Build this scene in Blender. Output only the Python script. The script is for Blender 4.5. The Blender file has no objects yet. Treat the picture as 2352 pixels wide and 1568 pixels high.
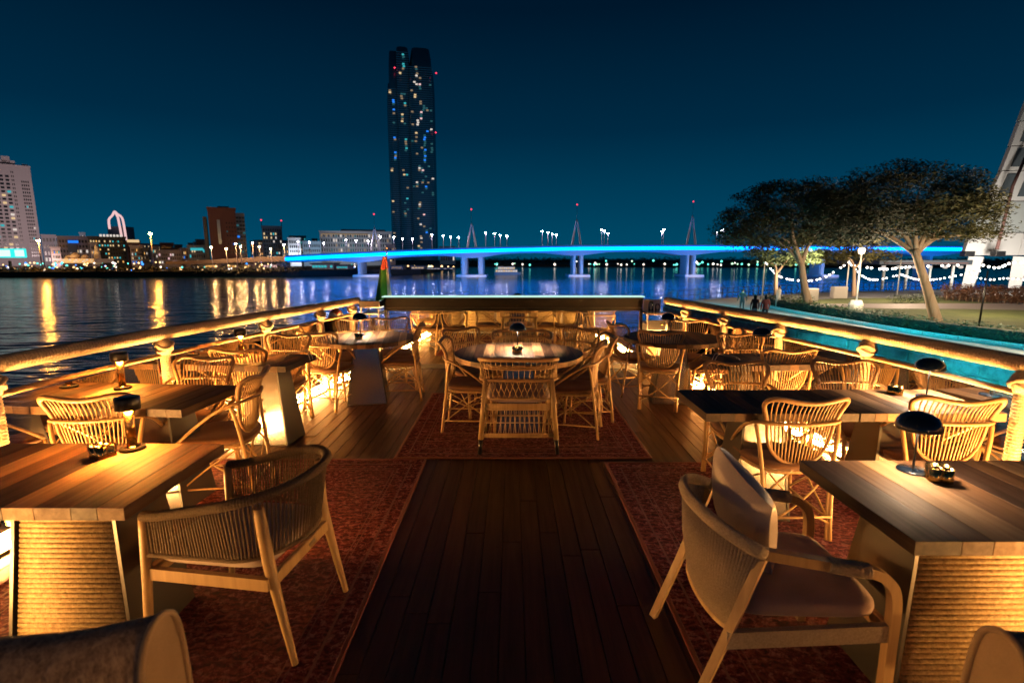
import bpy, bmesh, math, random
from mathutils import Vector, Matrix
R = math.radians
rnd = random.Random(7)
SC = bpy.context.scene
COL = SC.collection

# ------------------------------------------------------------------ camera
CAM_H, TILT = 1.65, math.atan(195 / 1200)
cam = bpy.data.cameras.new('camera')
cam.sensor_width = 36.0
cam.lens = 18.0
cam.clip_start, cam.clip_end = 0.05, 6000
cam.dof.use_dof = True
cam.dof.focus_distance = 4.9
cam.dof.aperture_fstop = 2.4
camo = bpy.data.objects.new('camera', cam)
COL.objects.link(camo)
camo.location = (0, 0, CAM_H)
camo.rotation_euler = (math.pi / 2 - TILT, 0, 0)
SC.camera = camo

# ------------------------------------------------------------------ world, exposure
w = bpy.data.worlds.new('World')
SC.world = w
w.use_nodes = True
nt = w.node_tree
nt.nodes.clear()
tc = nt.nodes.new('ShaderNodeTexCoord')
sp = nt.nodes.new('ShaderNodeSeparateXYZ')
rp = nt.nodes.new('ShaderNodeValToRGB')
bg = nt.nodes.new('ShaderNodeBackground')
wo = nt.nodes.new('ShaderNodeOutputWorld')
nt.links.new(tc.outputs['Generated'], sp.inputs[0])
nt.links.new(sp.outputs['Z'], rp.inputs[0])
nt.links.new(rp.outputs[0], bg.inputs[0])
nt.links.new(bg.outputs[0], wo.inputs[0])
els = rp.color_ramp.elements
els[0].position, els[0].color = 0.0, (0.0, 0.070, 0.140, 1)
els[1].position, els[1].color = 1.0, (0.0, 0.003, 0.010, 1)
for p_, c_ in ((0.08, (0.0, 0.052, 0.110, 1)), (0.22, (0.0, 0.023, 0.056, 1)), (0.40, (0.0, 0.0085, 0.024, 1))):
    e = els.new(p_)
    e.color = c_
bg.inputs[1].default_value = 1.0
SC.view_settings.view_transform = 'Standard'
SC.view_settings.look = 'None'
SC.view_settings.exposure = 0.0
SC.view_settings.gamma = 1.0
SC.cycles.use_denoising = True
SC.cycles.denoiser = 'OPENIMAGEDENOISE'
SC.cycles.sample_clamp_indirect = 6.0
SC.cycles.sample_clamp_direct = 0.0
SC.cycles.max_bounces = 8
SC.cycles.transparent_max_bounces = 16
SC.cycles.caustics_reflective = False
SC.cycles.caustics_refractive = False

# ------------------------------------------------------------------ helpers
C_, S_ = math.cos(TILT), math.sin(TILT)


def at(px, py, Y):
    """a point of the photograph (2352 x 1568 view) at a distance of Y metres"""
    u, v = (px - 1176) / 1176, (784 - py) / 1176
    t = Y / (C_ + v * S_)
    return Vector((u * t, Y, CAM_H + (-S_ + v * C_) * t))


def smooth_path(pts, k=4, closed=False):
    P = [Vector(p) for p in pts]
    n = len(P)
    out = []
    rng = range(n if closed else n - 1)
    for i in rng:
        if closed:
            a, b, c, d = P[(i - 1) % n], P[i], P[(i + 1) % n], P[(i + 2) % n]
        else:
            a, b, c, d = P[max(i - 1, 0)], P[i], P[i + 1], P[min(i + 2, n - 1)]
        for j in range(k):
            t = j / k
            out.append(0.5 * ((2 * b) + (c - a) * t + (2 * a - 5 * b + 4 * c - d) * t * t + (3 * b - a - 3 * c + d) * t ** 3))
    if not closed:
        out.append(P[-1])
    return out


class MB:
    """collects shapes into one mesh"""

    def __init__(self):
        self.v, self.f, self.s, self.mi = [], [], [], []
        self.m = 0

    def add(self, vs, fs, smooth=False):
        o = len(self.v)
        self.v += [tuple(p) for p in vs]
        self.f += [tuple(i + o for i in f) for f in fs]
        self.s += [smooth] * len(fs)
        self.mi += [self.m] * len(fs)
        return self

    def box(self, c, s, rz=0.0, bev=0.0, mat=None):
        x, y, z = s[0] / 2, s[1] / 2, s[2] / 2
        if bev:
            b = min(bev, x * .9, y * .9, z * .9)
            vs, fs = [], []
            for sx in (-1, 1):
                for sy in (-1, 1):
                    for sz in (-1, 1):
                        vs += [(sx * x, sy * (y - b), sz * (z - b)), (sx * (x - b), sy * y, sz * (z - b)), (sx * (x - b), sy * (y - b), sz * z)]
            I = lambda sx, sy, sz, k: ((sx > 0) * 4 + (sy > 0) * 2 + (sz > 0)) * 3 + k
            for q in (-1, 1):
                fs.append([I(q, a, b_, 0) for a, b_ in ((-1, -1), (1, -1), (1, 1), (-1, 1))])
                fs.append([I(a, q, b_, 1) for a, b_ in ((-1, -1), (1, -1), (1, 1), (-1, 1))])
                fs.append([I(a, b_, q, 2) for a, b_ in ((-1, -1), (1, -1), (1, 1), (-1, 1))])
            for a in (-1, 1):
                for b_ in (-1, 1):
                    fs.append([I(a, b_, -1, 0), I(a, b_, 1, 0), I(a, b_, 1, 1), I(a, b_, -1, 1)])
                    fs.append([I(a, -1, b_, 0), I(a, 1, b_, 0), I(a, 1, b_, 2), I(a, -1, b_, 2)])
                    fs.append([I(-1, a, b_, 1), I(1, a, b_, 1), I(1, a, b_, 2), I(-1, a, b_, 2)])
                    for c_ in (-1, 1):
                        fs.append([I(a, b_, c_, 0), I(a, b_, c_, 1), I(a, b_, c_, 2)])
        else:
            vs = [(sx * x, sy * y, sz * z) for sx in (-1, 1) for sy in (-1, 1) for sz in (-1, 1)]
            fs = [(0, 1, 3, 2), (4, 6, 7, 5), (0, 4, 5, 1), (2, 3, 7, 6), (0, 2, 6, 4), (1, 5, 7, 3)]
        M = Matrix.Translation(c) @ Matrix.Rotation(rz, 4, 'Z')
        if mat is not None:
            M = mat @ M
        return self.add([M @ Vector(p) for p in vs], fs)

    def tube(self, pts, r, n=7, closed=False, smooth=True, squash=None):
        P = [Vector(p) for p in pts]
        k = len(P)
        rr = r if isinstance(r, (list, tuple)) else [r] * k
        vs, fs = [], []
        prev = None
        for i, p in enumerate(P):
            if closed:
                t = P[(i + 1) % k] - P[i - 1]
            else:
                t = P[min(i + 1, k - 1)] - P[max(i - 1, 0)]
            if t.length < 1e-9:
                t = Vector((0, 0, 1))
            t.normalize()
            if prev is None:
                a = Vector((0, 0, 1)) if abs(t.z) < .9 else Vector((1, 0, 0))
                nrm = (a - t * a.dot(t)).normalized()
            else:
                nrm = prev - t * prev.dot(t)
                nrm = nrm.normalized() if nrm.length > 1e-6 else prev
            prev = nrm
            b = t.cross(nrm)
            for j in range(n):
                an = 2 * math.pi * j / n
                ca, sa = math.cos(an), math.sin(an)
                if squash:
                    ca *= squash[0]
                    sa *= squash[1]
                vs.append(p + (nrm * ca + b * sa) * rr[i])
        for i in range(k if closed else k - 1):
            a, b = i * n, ((i + 1) % k) * n
            for j in range(n):
                fs.append((a + j, a + (j + 1) % n, b + (j + 1) % n, b + j))
        self.add(vs, fs, smooth)
        if not closed:
            o = len(self.v) - k * n
            self.f.append(tuple(o + j for j in reversed(range(n))))
            self.f.append(tuple(o + (k - 1) * n + j for j in range(n)))
            self.s += [False, False]
            self.mi += [self.m, self.m]
        return self

    def lathe(self, prof, n=20, c=(0, 0, 0), smooth=True, cap=True):
        vs, fs = [], []
        for r, z in prof:
            for j in range(n):
                a = 2 * math.pi * j / n
                vs.append((c[0] + r * math.cos(a), c[1] + r * math.sin(a), c[2] + z))
        for i in range(len(prof) - 1):
            for j in range(n):
                a, b = i * n, (i + 1) * n
                fs.append((a + j, a + (j + 1) % n, b + (j + 1) % n, b + j))
        self.add(vs, fs, smooth)
        if cap:
            o = len(self.v) - len(prof) * n
            self.f.append(tuple(o + j for j in reversed(range(n))))
            self.f.append(tuple(o + (len(prof) - 1) * n + j for j in range(n)))
            self.s += [False, False]
            self.mi += [self.m, self.m]
        return self

    def prism(self, poly, z0, z1, smooth=False):
        n = len(poly)
        vs = [(x, y, z0) for x, y in poly] + [(x, y, z1) for x, y in poly]
        fs = [tuple(reversed(range(n))), tuple(range(n, 2 * n))]
        self.add(vs, fs)
        o = len(self.v) - 2 * n
        for i in range(n):
            j = (i + 1) % n
            self.f.append((o + i, o + j, o + n + j, o + n + i))
            self.s.append(smooth)
            self.mi.append(self.m)
        return self

    def hexa(self, b, t):
        """b, t: 4 bottom and 4 top corners"""
        return self.add(list(b) + list(t), [(3, 2, 1, 0), (4, 5, 6, 7), (0, 1, 5, 4), (1, 2, 6, 5), (2, 3, 7, 6), (3, 0, 4, 7)])

    def grid(self, fn, nu, nv, smooth=True, closed_u=False):
        vs = [fn(i / (nu if closed_u else nu - 1), j / (nv - 1)) for j in range(nv) for i in range(nu)]
        fs = []
        for j in range(nv - 1):
            for i in range(nu if closed_u else nu - 1):
                a = j * nu + i
                b = j * nu + (i + 1) % nu
                fs.append((a, b, b + nu, a + nu))
        return self.add(vs, fs, smooth)

    def mesh(self, name, mats):
        me = bpy.data.meshes.new(name)
        me.from_pydata(self.v, [], self.f)
        me.polygons.foreach_set('use_smooth', self.s)
        if not isinstance(mats, (list, tuple)):
            mats = [mats]
        for m in mats:
            me.materials.append(m)
        if len(mats) > 1:
            me.polygons.foreach_set('material_index', self.mi)
        me.update()
        return me

    def build(self, name, mats, parent=None, loc=None, rz=0):
        return put(name, self.mesh(name, mats), parent, loc, rz)


def put(name, me, parent=None, loc=None, rz=0):
    o = bpy.data.objects.new(name, me)
    COL.objects.link(o)
    if parent is not None:
        o.parent = parent
    if loc is not None:
        o.location = loc
    if rz:
        o.rotation_euler = (0, 0, rz)
    return o


def tag(o, label=None, cat=None, group=None, kind=None):
    if label:
        o['label'] = label
    if cat:
        o['category'] = cat
    if group:
        o['group'] = group
    if kind:
        o['kind'] = kind
    return o


def thing(name, label, cat, loc=(0, 0, 0), rz=0, group=None):
    o = bpy.data.objects.new(name, None)
    o.empty_display_size = .1
    COL.objects.link(o)
    o.location = loc
    o.rotation_euler = (0, 0, rz)
    return tag(o, label, cat, group)


ORD = ('first second third fourth fifth sixth seventh eighth ninth tenth eleventh twelfth thirteenth fourteenth fifteenth sixteenth seventeenth eighteenth nineteenth twentieth '
       + ' '.join(a + '-' + b for a in ('twenty', 'thirty', 'forty', 'fifty') for b in 'first second third fourth fifth sixth seventh eighth ninth'.split())).split()
# ------------------------------------------------------------------ materials
def mat(name, col, rough=.5, metal=0., emit=None, es=0., spec=.5, coat=0.):
    m = bpy.data.materials.new(name)
    m.use_nodes = True
    b = m.node_tree.nodes['Principled BSDF']
    b.inputs['Base Color'].default_value = (*col, 1)
    b.inputs['Roughness'].default_value = rough
    b.inputs['Metallic'].default_value = metal
    b.inputs['Specular IOR Level'].default_value = spec
    b.inputs['Coat Weight'].default_value = coat
    if emit:
        b.inputs['Emission Color'].default_value = (*emit, 1)
        b.inputs['Emission Strength'].default_value = es
    return m


def N(m, t, **kw):
    n = m.node_tree.nodes.new(t)
    for k, v in kw.items():
        if k.startswith('i_'):
            n.inputs[k[2:].replace('_', ' ')].default_value = v
        else:
            setattr(n, k, v)
    return n


def L(m, a, b):
    m.node_tree.links.new(a, b)


def ramp(m, fac, stops, interp='LINEAR'):
    r = N(m, 'ShaderNodeValToRGB')
    r.color_ramp.interpolation = interp
    e = r.color_ramp.elements
    while len(e) < len(stops):
        e.new(.5)
    for q, (p, c) in zip(e, stops):
        q.position = p
        q.color = (*c, 1) if len(c) == 3 else c
    L(m, fac, r.inputs[0])
    return r.outputs[0]


def coords(m, scale=(1, 1, 1), space='Object', rnd_shift=True):
    t = N(m, 'ShaderNodeTexCoord')
    mp = N(m, 'ShaderNodeMapping')
    mp.inputs['Scale'].default_value = scale
    L(m, t.outputs[space], mp.inputs[0])
    if rnd_shift:
        oi = N(m, 'ShaderNodeObjectInfo')
        ml = N(m, 'ShaderNodeMath', operation='MULTIPLY')
        ml.inputs[1].default_value = 37.0
        L(m, oi.outputs['Random'], ml.inputs[0])
        cx = N(m, 'ShaderNodeCombineXYZ')
        for k in range(3):
            L(m, ml.outputs[0], cx.inputs[k])
        L(m, cx.outputs[0], mp.inputs['Location'])
    return mp.outputs[0]


def noise(m, vec, scale, detail=4., rough=.6, dist=0.):
    n = N(m, 'ShaderNodeTexNoise')
    n.inputs['Scale'].default_value = scale
    n.inputs['Detail'].default_value = detail
    n.inputs['Roughness'].default_value = rough
    n.inputs['Distortion'].default_value = dist
    L(m, vec, n.inputs['Vector'])
    return n.outputs['Fac']


def bump(m, h, strength=.3, dist=.01):
    b = N(m, 'ShaderNodeBump')
    b.inputs['Strength'].default_value = strength
    b.inputs['Distance'].default_value = dist
    L(m, h, b.inputs['Height'])
    L(m, b.outputs[0], m.node_tree.nodes['Principled BSDF'].inputs['Normal'])


def bc(m, sock):
    L(m, sock, m.node_tree.nodes['Principled BSDF'].inputs['Base Color'])


def rg(m, sock):
    L(m, sock, m.node_tree.nodes['Principled BSDF'].inputs['Roughness'])


def wood(name, dark, light, rough=.4, axis='y', vary=.0, coat=0., g=1.0):
    m = mat(name, light, rough, coat=coat)
    s = {'y': (34, 1.6, 34), 'x': (1.6, 34, 34), 'z': (34, 34, 1.6)}[axis]
    v = coords(m, tuple(k * g for k in s))
    n1 = noise(m, v, 1.0, 6, .65, .4)
    col = ramp(m, n1, [(.28, dark), (.72, light)])
    if vary:
        oi = N(m, 'ShaderNodeObjectInfo')
        hsv = N(m, 'ShaderNodeHueSaturation')
        mr = N(m, 'ShaderNodeMapRange')
        mr.inputs['To Min'].default_value = 1 - vary
        mr.inputs['To Max'].default_value = 1 + vary
        L(m, oi.outputs['Random'], mr.inputs[0])
        L(m, mr.outputs[0], hsv.inputs['Value'])
        L(m, col, hsv.inputs['Color'])
        col = hsv.outputs[0]
    bc(m, col)
    rr = ramp(m, n1, [(.3, (rough + .15,) * 3), (.7, (rough - .06,) * 3)])
    rg(m, rr)
    bump(m, n1, .25, .002)
    return m


def fabric(name, c1, c2, scale=220, rough=.9):
    m = mat(name, c1, rough)
    v = coords(m)
    n1 = noise(m, v, scale, 3, .7)
    n2 = noise(m, v, 4, 3, .6)
    mx = N(m, 'ShaderNodeMath', operation='MULTIPLY_ADD')
    mx.inputs[1].default_value = .6
    L(m, n2, mx.inputs[0])
    h = N(m, 'ShaderNodeMath', operation='MULTIPLY')
    h.inputs[1].default_value = .4
    L(m, n1, h.inputs[0])
    L(m, h.outputs[0], mx.inputs[2])
    bc(m, ramp(m, mx.outputs[0], [(.35, c1), (.65, c2)]))
    m.node_tree.nodes['Principled BSDF'].inputs['Sheen Weight'].default_value = .25
    bump(m, n1, .5, .003)
    return m


def emis(name, col, s, sample=True):
    m = bpy.data.materials.new(name)
    m.use_nodes = True
    t = m.node_tree
    t.nodes.clear()
    e = t.nodes.new('ShaderNodeEmission')
    e.inputs[0].default_value = (*col, 1)
    e.inputs[1].default_value = s
    o = t.nodes.new('ShaderNodeOutputMaterial')
    t.links.new(e.outputs[0], o.inputs[0])
    if not sample:
        m.cycles.emission_sampling = 'NONE'
    return m


M = {}
M['teak'] = wood('teak_deck', (.024, .0095, .0035), (.092, .041, .015), .34, 'y', .35, g=.8)
M['caulk'] = mat('caulk', (.010, .008, .007), .7)
M['plank_dark'] = wood('walnut_plank', (.016, .007, .004), (.045, .020, .010), .58, 'y', .25)
M['plank_mid'] = wood('oak_plank', (.085, .040, .016), (.165, .085, .036), .60, 'y', .25)
M['plank_light'] = wood('pale_plank', (.24, .135, .060), (.43, .265, .130), .62, 'y', .2)
M['plank_edge'] = wood('plank_edge', (.16, .085, .04), (.30, .18, .09), .5, 'z')
M['timber'] = wood('ash_timber', (.36, .22, .095), (.52, .35, .165), .42, 'z', .06)
M['rattan'] = wood('rattan', (.33, .185, .068), (.52, .325, .135), .42, 'z', .08, g=1.6)
M['rattan_dark'] = wood('rattan_rail', (.27, .145, .060), (.42, .245, .105), .42, 'x', .08, g=2.0)
M['cane'] = wood('cane', (.30, .175, .070), (.50, .33, .15), .5, 'z', .05, g=2)
M['seat'] = fabric('brown_seat', (.115, .045, .014), (.20, .085, .028), 180)
M['cushion'] = fabric('mauve_cushion', (.30, .205, .19), (.42, .30, .28), 240)
M['cushion_pale'] = fabric('pillow_satin', (.42, .34, .30), (.54, .44, .40), 160, .38)
M['tub'] = mat('tub_fabric', (.24, .17, .13), .9)
_n = noise(M['tub'], coords(M['tub'], (70, 70, 16), rnd_shift=False), 1.0, 4, .75, .4)
_n2 = noise(M['tub'], coords(M['tub'], (26, 26, 26), rnd_shift=False), 1.0, 4, .7)
_a = N(M['tub'], 'ShaderNodeMath', operation='MULTIPLY_ADD')
_a.inputs[1].default_value = .5
L(M['tub'], _n2, _a.inputs[0])
L(M['tub'], _n, _a.inputs[2])
bc(M['tub'], ramp(M['tub'], _a.outputs[0], [(.55, (.10, .065, .055)), (.72, (.26, .175, .125)), (.92, (.44, .32, .23))]))
bump(M['tub'], _a.outputs[0], .8, .008)
M['piping'] = fabric('piping', (.30, .20, .11), (.44, .30, .17), 200)
M['steel_dark'] = mat('dark_plate', (.11, .105, .10), .34, .85)
M['steel'] = mat('polished_steel', (.42, .41, .39), .2, 1.)
M['brushed'] = mat('brushed_steel', (.50, .48, .45), .30, 1.)
M['black'] = mat('black_metal', (.012, .012, .013), .32, .2)
M['blackmat'] = mat('black_cover', (.005, .004, .0035), .75, spec=.15)
M['lampshade'] = mat('lamp_enamel', (.010, .020, .040), .22, .3, coat=.5)
M['brass'] = mat('brass', (.72, .45, .14), .22, 1.)
M['white_paint'] = mat('white_paint', (.62, .60, .57), .5)
M['concrete'] = mat('concrete', (.30, .28, .26), .8)
M['asphalt'] = mat('asphalt', (.07, .065, .065), .85)
M['orange'] = mat('lifebuoy_orange', (.55, .10, .015), .5)
M['buoy_white'] = mat('lifebuoy_band', (.7, .68, .62), .5)
M['skin'] = mat('skin', (.50, .30, .20), .5)
M['hair'] = mat('dark_hair', (.012, .008, .007), .5)
M['hull'] = mat('hull_paint', (.03, .03, .035), .35)
M['wax'] = mat('candle_wax', (.8, .72, .55), .5, emit=(1, .62, .25), es=6)
M['soil'] = mat('soil', (.03, .026, .02), .95)


def rope_mat(name, c1, c2, scale):
    m = mat(name, c1, .85)
    v = coords(m, rnd_shift=False)
    n1 = noise(m, v, scale, 4, .7)
    bc(m, ramp(m, n1, [(.3, c1), (.7, c2)]))
    bump(m, n1, 1.0, .008)
    return m


M['rope'] = rope_mat('manila_rope', (.34, .24, .14), (.58, .45, .30), 90)
M['weave'] = rope_mat('woven_rope', (.25, .165, .07), (.62, .47, .24), 75)
M['pale_cord'] = rope_mat('pale_cord', (.34, .26, .18), (.58, .47, .35), 160)
M['cord'] = rope_mat('taupe_cord', (.085, .055, .034), (.20, .14, .085), 160)


def rug_mat(name, lines=False):
    m = mat(name, (.12, .02, .015), .95)
    v = coords(m, rnd_shift=False)
    n1 = noise(m, v, 34, 6, .8, .5)
    n2 = noise(m, v, 5, 4, .7, .3)
    v9 = coords(m, (3.2, 3.2, 1), rnd_shift=False)
    wv = N(m, 'ShaderNodeTexWave', wave_type='RINGS')
    wv.inputs['Scale'].default_value = 2.4
    wv.inputs['Distortion'].default_value = 9.0
    wv.inputs['Detail'].default_value = 5
    wv.inputs['Detail Scale'].default_value = 2.2
    L(m, v9, wv.inputs['Vector'])
    base = ramp(m, n1, [(.38, (.008, .002, .003)), (.45, (.095, .006, .014)), (.52, (.18, .013, .027)), (.575, (.52, .24, .22))])
    pat = ramp(m, wv.outputs['Fac'], [(.2, (.012, .002, .004)), (.55, (.15, .012, .015)), (.95, (.36, .12, .10))])
    mx = N(m, 'ShaderNodeMix', data_type='RGBA')
    L(m, ramp(m, n2, [(.35, (.10, .10, .10)), (.65, (.60, .60, .60))]), mx.inputs[0])
    L(m, base, mx.inputs[6])
    L(m, pat, mx.inputs[7])
    col = mx.outputs[2]
    if lines:
        v2 = coords(m, (.9, 26, 1), rnd_shift=False)
        n3 = noise(m, v2, 1.0, 5, .6)
        ln = ramp(m, n3, [(.56, (0, 0, 0)), (.66, (1, 1, 1))])
        v3 = coords(m, (30, 60, 1), rnd_shift=False)
        n4 = noise(m, v3, 1.0, 3, .7)
        ml = N(m, 'ShaderNodeMath', operation='MULTIPLY')
        L(m, ln, ml.inputs[0])
        L(m, n4, ml.inputs[1])
        mx2 = N(m, 'ShaderNodeMix', data_type='RGBA')
        L(m, ml.outputs[0], mx2.inputs[0])
        L(m, col, mx2.inputs[6])
        mx2.inputs[7].default_value = (.62, .36, .24, 1)
        col = mx2.outputs[2]
    bc(m, col)
    bump(m, n1, .5, .004)
    return m


M['rug'] = rug_mat('rug')
M['rug_lines'] = rug_mat('rug_lines', True)
M['rug_edge'] = fabric('rug_edge', (.16, .035, .012), (.30, .085, .028), 150)
M['rug_stripe'] = fabric('rug_stripe', (.16, .05, .045), (.34, .14, .11), 60)
M['rug_red'] = fabric('rug_red', (.12, .010, .008), (.20, .02, .014), 150)


def glass_mat(name, tint=(1, 1, 1), refl=1.0):
    m = bpy.data.materials.new(name)
    m.use_nodes = True
    t = m.node_tree
    t.nodes.clear()
    tr = t.nodes.new('ShaderNodeBsdfTransparent')
    tr.inputs[0].default_value = (*tint, 1)
    gl = t.nodes.new('ShaderNodeBsdfGlossy')
    gl.inputs['Roughness'].default_value = .015
    fr = t.nodes.new('ShaderNodeFresnel')
    fr.inputs[0].default_value = 1.5
    ml = t.nodes.new('ShaderNodeMath')
    ml.operation = 'MULTIPLY'
    ml.inputs[1].default_value = refl
    mx = t.nodes.new('ShaderNodeMixShader')
    o = t.nodes.new('ShaderNodeOutputMaterial')
    t.links.new(fr.outputs[0], ml.inputs[0])
    t.links.new(ml.outputs[0], mx.inputs[0])
    t.links.new(tr.outputs[0], mx.inputs[1])
    t.links.new(gl.outputs[0], mx.inputs[2])
    t.links.new(mx.outputs[0], o.inputs[0])
    return m


M['glass'] = glass_mat('clear_glass', (.93, .96, .95), 1.3)

# emitters
M['led'] = emis('warm_led', (1.0, .46, .12), 860.0)
M['led_bow'] = emis('warm_led_bow', (1.0, .46, .12), 640.0)
M['lamp_amber'] = emis('amber_bulb', (1.0, .34, .05), 1750.0)
M['lamp_warm'] = emis('warm_bulb', (1.0, .64, .36), 480.0)
M['lamp_bright'] = emis('bright_bulb', (1.0, .68, .44), 1150.0)
M['lamp_dim'] = emis('dim_bulb', (1.0, .66, .38), 10.0)
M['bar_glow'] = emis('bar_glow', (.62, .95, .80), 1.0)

# ------------------------------------------------------------------ setting: water, hull, deck
def water_mat():
    m = mat('night_water', (.0, .040, .075), .125, spec=.5)
    m.node_tree.nodes['Principled BSDF'].inputs['IOR'].default_value = 1.33
    n1 = noise(m, coords(m, (.16, .50, 1), rnd_shift=False), 1.0, 2.5, .6, .4)
    n2 = noise(m, coords(m, (.8, 2.0, 1), rnd_shift=False), 1.0, 3, .6, .2)
    a = N(m, 'ShaderNodeMath', operation='MULTIPLY_ADD')
    a.inputs[1].default_value = .13
    L(m, n2, a.inputs[0])
    L(m, n1, a.inputs[2])
    bump(m, a.outputs[0], 1.0, .27)
    return m


WATER_Z = -3.5
tag(MB().add([(-2500, -300, WATER_Z), (2500, -300, WATER_Z), (2500, 4200, WATER_Z), (-2500, 4200, WATER_Z)], [(0, 1, 2, 3)]).build('water', water_mat()), kind='structure')

HW = [(-3.2, 3.05), (0, 3.06), (2, 3.03), (3, 2.97), (4, 2.87), (5, 2.70), (6, 2.50), (7, 2.30), (7.6, 2.20), (9, 2.05), (10, 1.98), (11, 1.88), (11.6, 1.80)]


def hw(y):
    if y <= HW[0][0]:
        return HW[0][1]
    for (a, wa), (b, wb) in zip(HW, HW[1:]):
        if y <= b:
            return wa + (wb - wa) * (y - a) / (b - a)
    return HW[-1][1]


ys = [-3.2, -1.5, 0, 1, 2, 3, 4, 5, 6, 7, 7.6, 9, 10, 11, 11.6]
outl = [(hw(y) + .12, y) for y in ys] + [(0.0, 12.4)] + [(-hw(y) - .12, y) for y in reversed(ys)]
tag(MB().prism(outl, WATER_Z - .6, -.08).build('hull', M['hull']), 'dark painted boat hull under the wooden deck', 'boat hull')
deck = tag(MB().prism([(x * .995, y) for x, y in outl], -.079, -.022).build('deck', M['caulk']), kind='structure')
PW = .112
npl = 0
for i in range(-27, 28):
    x0, x1 = i * PW - PW / 2 + .002, i * PW + PW / 2 - .002
    y = .3 - rnd.random() * 1.6
    while y < 11.5:
        ln = rnd.uniform(2.6, 3.6)
        a, b = max(y, .3), min(y + ln, 11.5)
        y += ln
        xm = max(abs(x0), abs(x1))
        if xm > hw(a) + .02:
            continue
        if xm > hw(b) + .02:
            while b > a and xm > hw(b) + .02:
                b -= .05
        if b - a < .15:
            continue
        dz = rnd.uniform(-.0012, .0012)
        MB().box((0, 0, -.011 + dz), (x1 - x0, b - a - .004, .022)).build('deck_plank', M['teak'], deck, ((x0 + x1) / 2, (a + b) / 2, 0))
        npl += 1

# side coamings (low white margin board the strip lights sit on)
for s, nm in ((-1, 'port'), (1, 'starboard')):
    pts = [(s * (hw(y) + .03), y) for y in [-3 + .5 * k for k in range(30)]]
    b = MB()
    vs, fs = [], []
    for x, y in pts:
        for dx, z in ((-.05, 0.003), (.07, 0.003), (.07, .075), (-.05, .075)):
            vs.append((x + s * dx, y, z))
    for k in range(len(pts) - 1):
        for j in range(4):
            fs.append((k * 4 + j, k * 4 + (j + 1) % 4, k * 4 + 4 + (j + 1) % 4, k * 4 + 4 + j))
    b.add(vs, fs)
    tag(b.build('deck_coaming', M['white_paint']), 'low white margin board along the %s edge of the deck' % ('water side' if s < 0 else 'quay side'), 'deck edge', 'margin boards')
    # the strip lights: channel + emitter, in lengths
    t = thing('strip_light', 'long warm strip light along the foot of the %s railing' % ('water side' if s < 0 else 'quay side'), 'strip light', (0, 0, 0), group='strip lights along the deck edge')
    seg = [(s * (hw(y) - .09), y) for y in [.1 + .4 * k for k in range(19)]]
    for nm2, mt, z0, z1, wd in (('channel', M['brushed'], .003, .022, .075), ('diffuser', M['led'], .0225, .034, .055)):
        vs, fs = [], []
        for x, y in seg:
            for dx, z in ((-1, z0), (1, z0), (1, z1), (-1, z1)):
                vs.append((x + dx * wd / 2, y, z))
        for k in range(len(seg) - 1):
            for j in range(4):
                fs.append((k * 4 + j, k * 4 + (j + 1) % 4, k * 4 + 4 + (j + 1) % 4, k * 4 + 4 + j))
        MB().add(vs, fs).build(nm2, mt, t)
    t = thing('strip_light', 'warm strip light on the bow deck beyond the glass screen, %s side' % ('water' if s < 0 else 'quay'), 'strip light', (0, 0, 0), group='strip lights along the deck edge')
    seg = [(s * (hw(y) - .09), y) for y in [7.9 + .4 * k for k in range(9)]]
    for nm2, mt, z0, z1, wd in (('channel', M['brushed'], .003, .022, .075), ('diffuser', M['led_bow'], .0225, .034, .055)):
        vs, fs = [], []
        for x, y in seg:
            for dx, z in ((-1, z0), (1, z0), (1, z1), (-1, z1)):
                vs.append((x + dx * wd / 2, y, z))
        for k in range(len(seg) - 1):
            for j in range(4):
                fs.append((k * 4 + j, k * 4 + (j + 1) % 4, k * 4 + 4 + (j + 1) % 4, k * 4 + 4 + j))
        MB().add(vs, fs).build(nm2, mt, t)

# ------------------------------------------------------------------ rugs
def rug(x0, x1, y0, y1, m, label, edge):
    t = thing('rug', label, 'rug', ((x0 + x1) / 2, (y0 + y1) / 2, 0))
    wx, wy = (x1 - x0), (y1 - y0)
    MB().box((0, 0, .0085), (wx - .05, wy - .05, .009)).build('pile', m, t)
    b = MB()
    for sx in (-1, 1):
        b.box((sx * (wx / 2 - .0125), 0, .0095), (.025, wy, .012), bev=.003)
    for sy in (-1, 1):
        b.box((0, sy * (wy / 2 - .0125), .0094), (wx - .052, .025, .012), bev=.003)
    b.build('border', edge, t)
    for d, w_ in ((.11, .012), (.20, .006), (.225, .006)):
        b = MB()
        for sx in (-1, 1):
            b.box((sx * (wx / 2 - d), 0, .0133), (w_, wy - 2 * d, .0006))
        for sy in (-1, 1):
            b.box((0, sy * (wy / 2 - d), .0133), (wx - 2 * d - w_ - .002, w_, .0006))
        b.build('border_stripe', M['rug_stripe'], t)
    return t


rug(-2.62, -.70, .25, 4.03, M['rug'], 'worn red patterned rug on the water side of the dark aisle', M['rug_red'])
rug(.75, 2.66, .25, 3.96, M['rug'], 'worn red patterned rug on the quay side of the dark aisle', M['rug_red'])
rug(-.985, 1.165, 4.04, 6.12, M['rug_lines'], 'striped red rug under the middle round table', M['rug_edge'])
rug(-1.3, 1.0, 8.6, 10.9, M['rug'], 'dark red rug on the bow deck beyond the glass screen', M['rug_red'])

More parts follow.
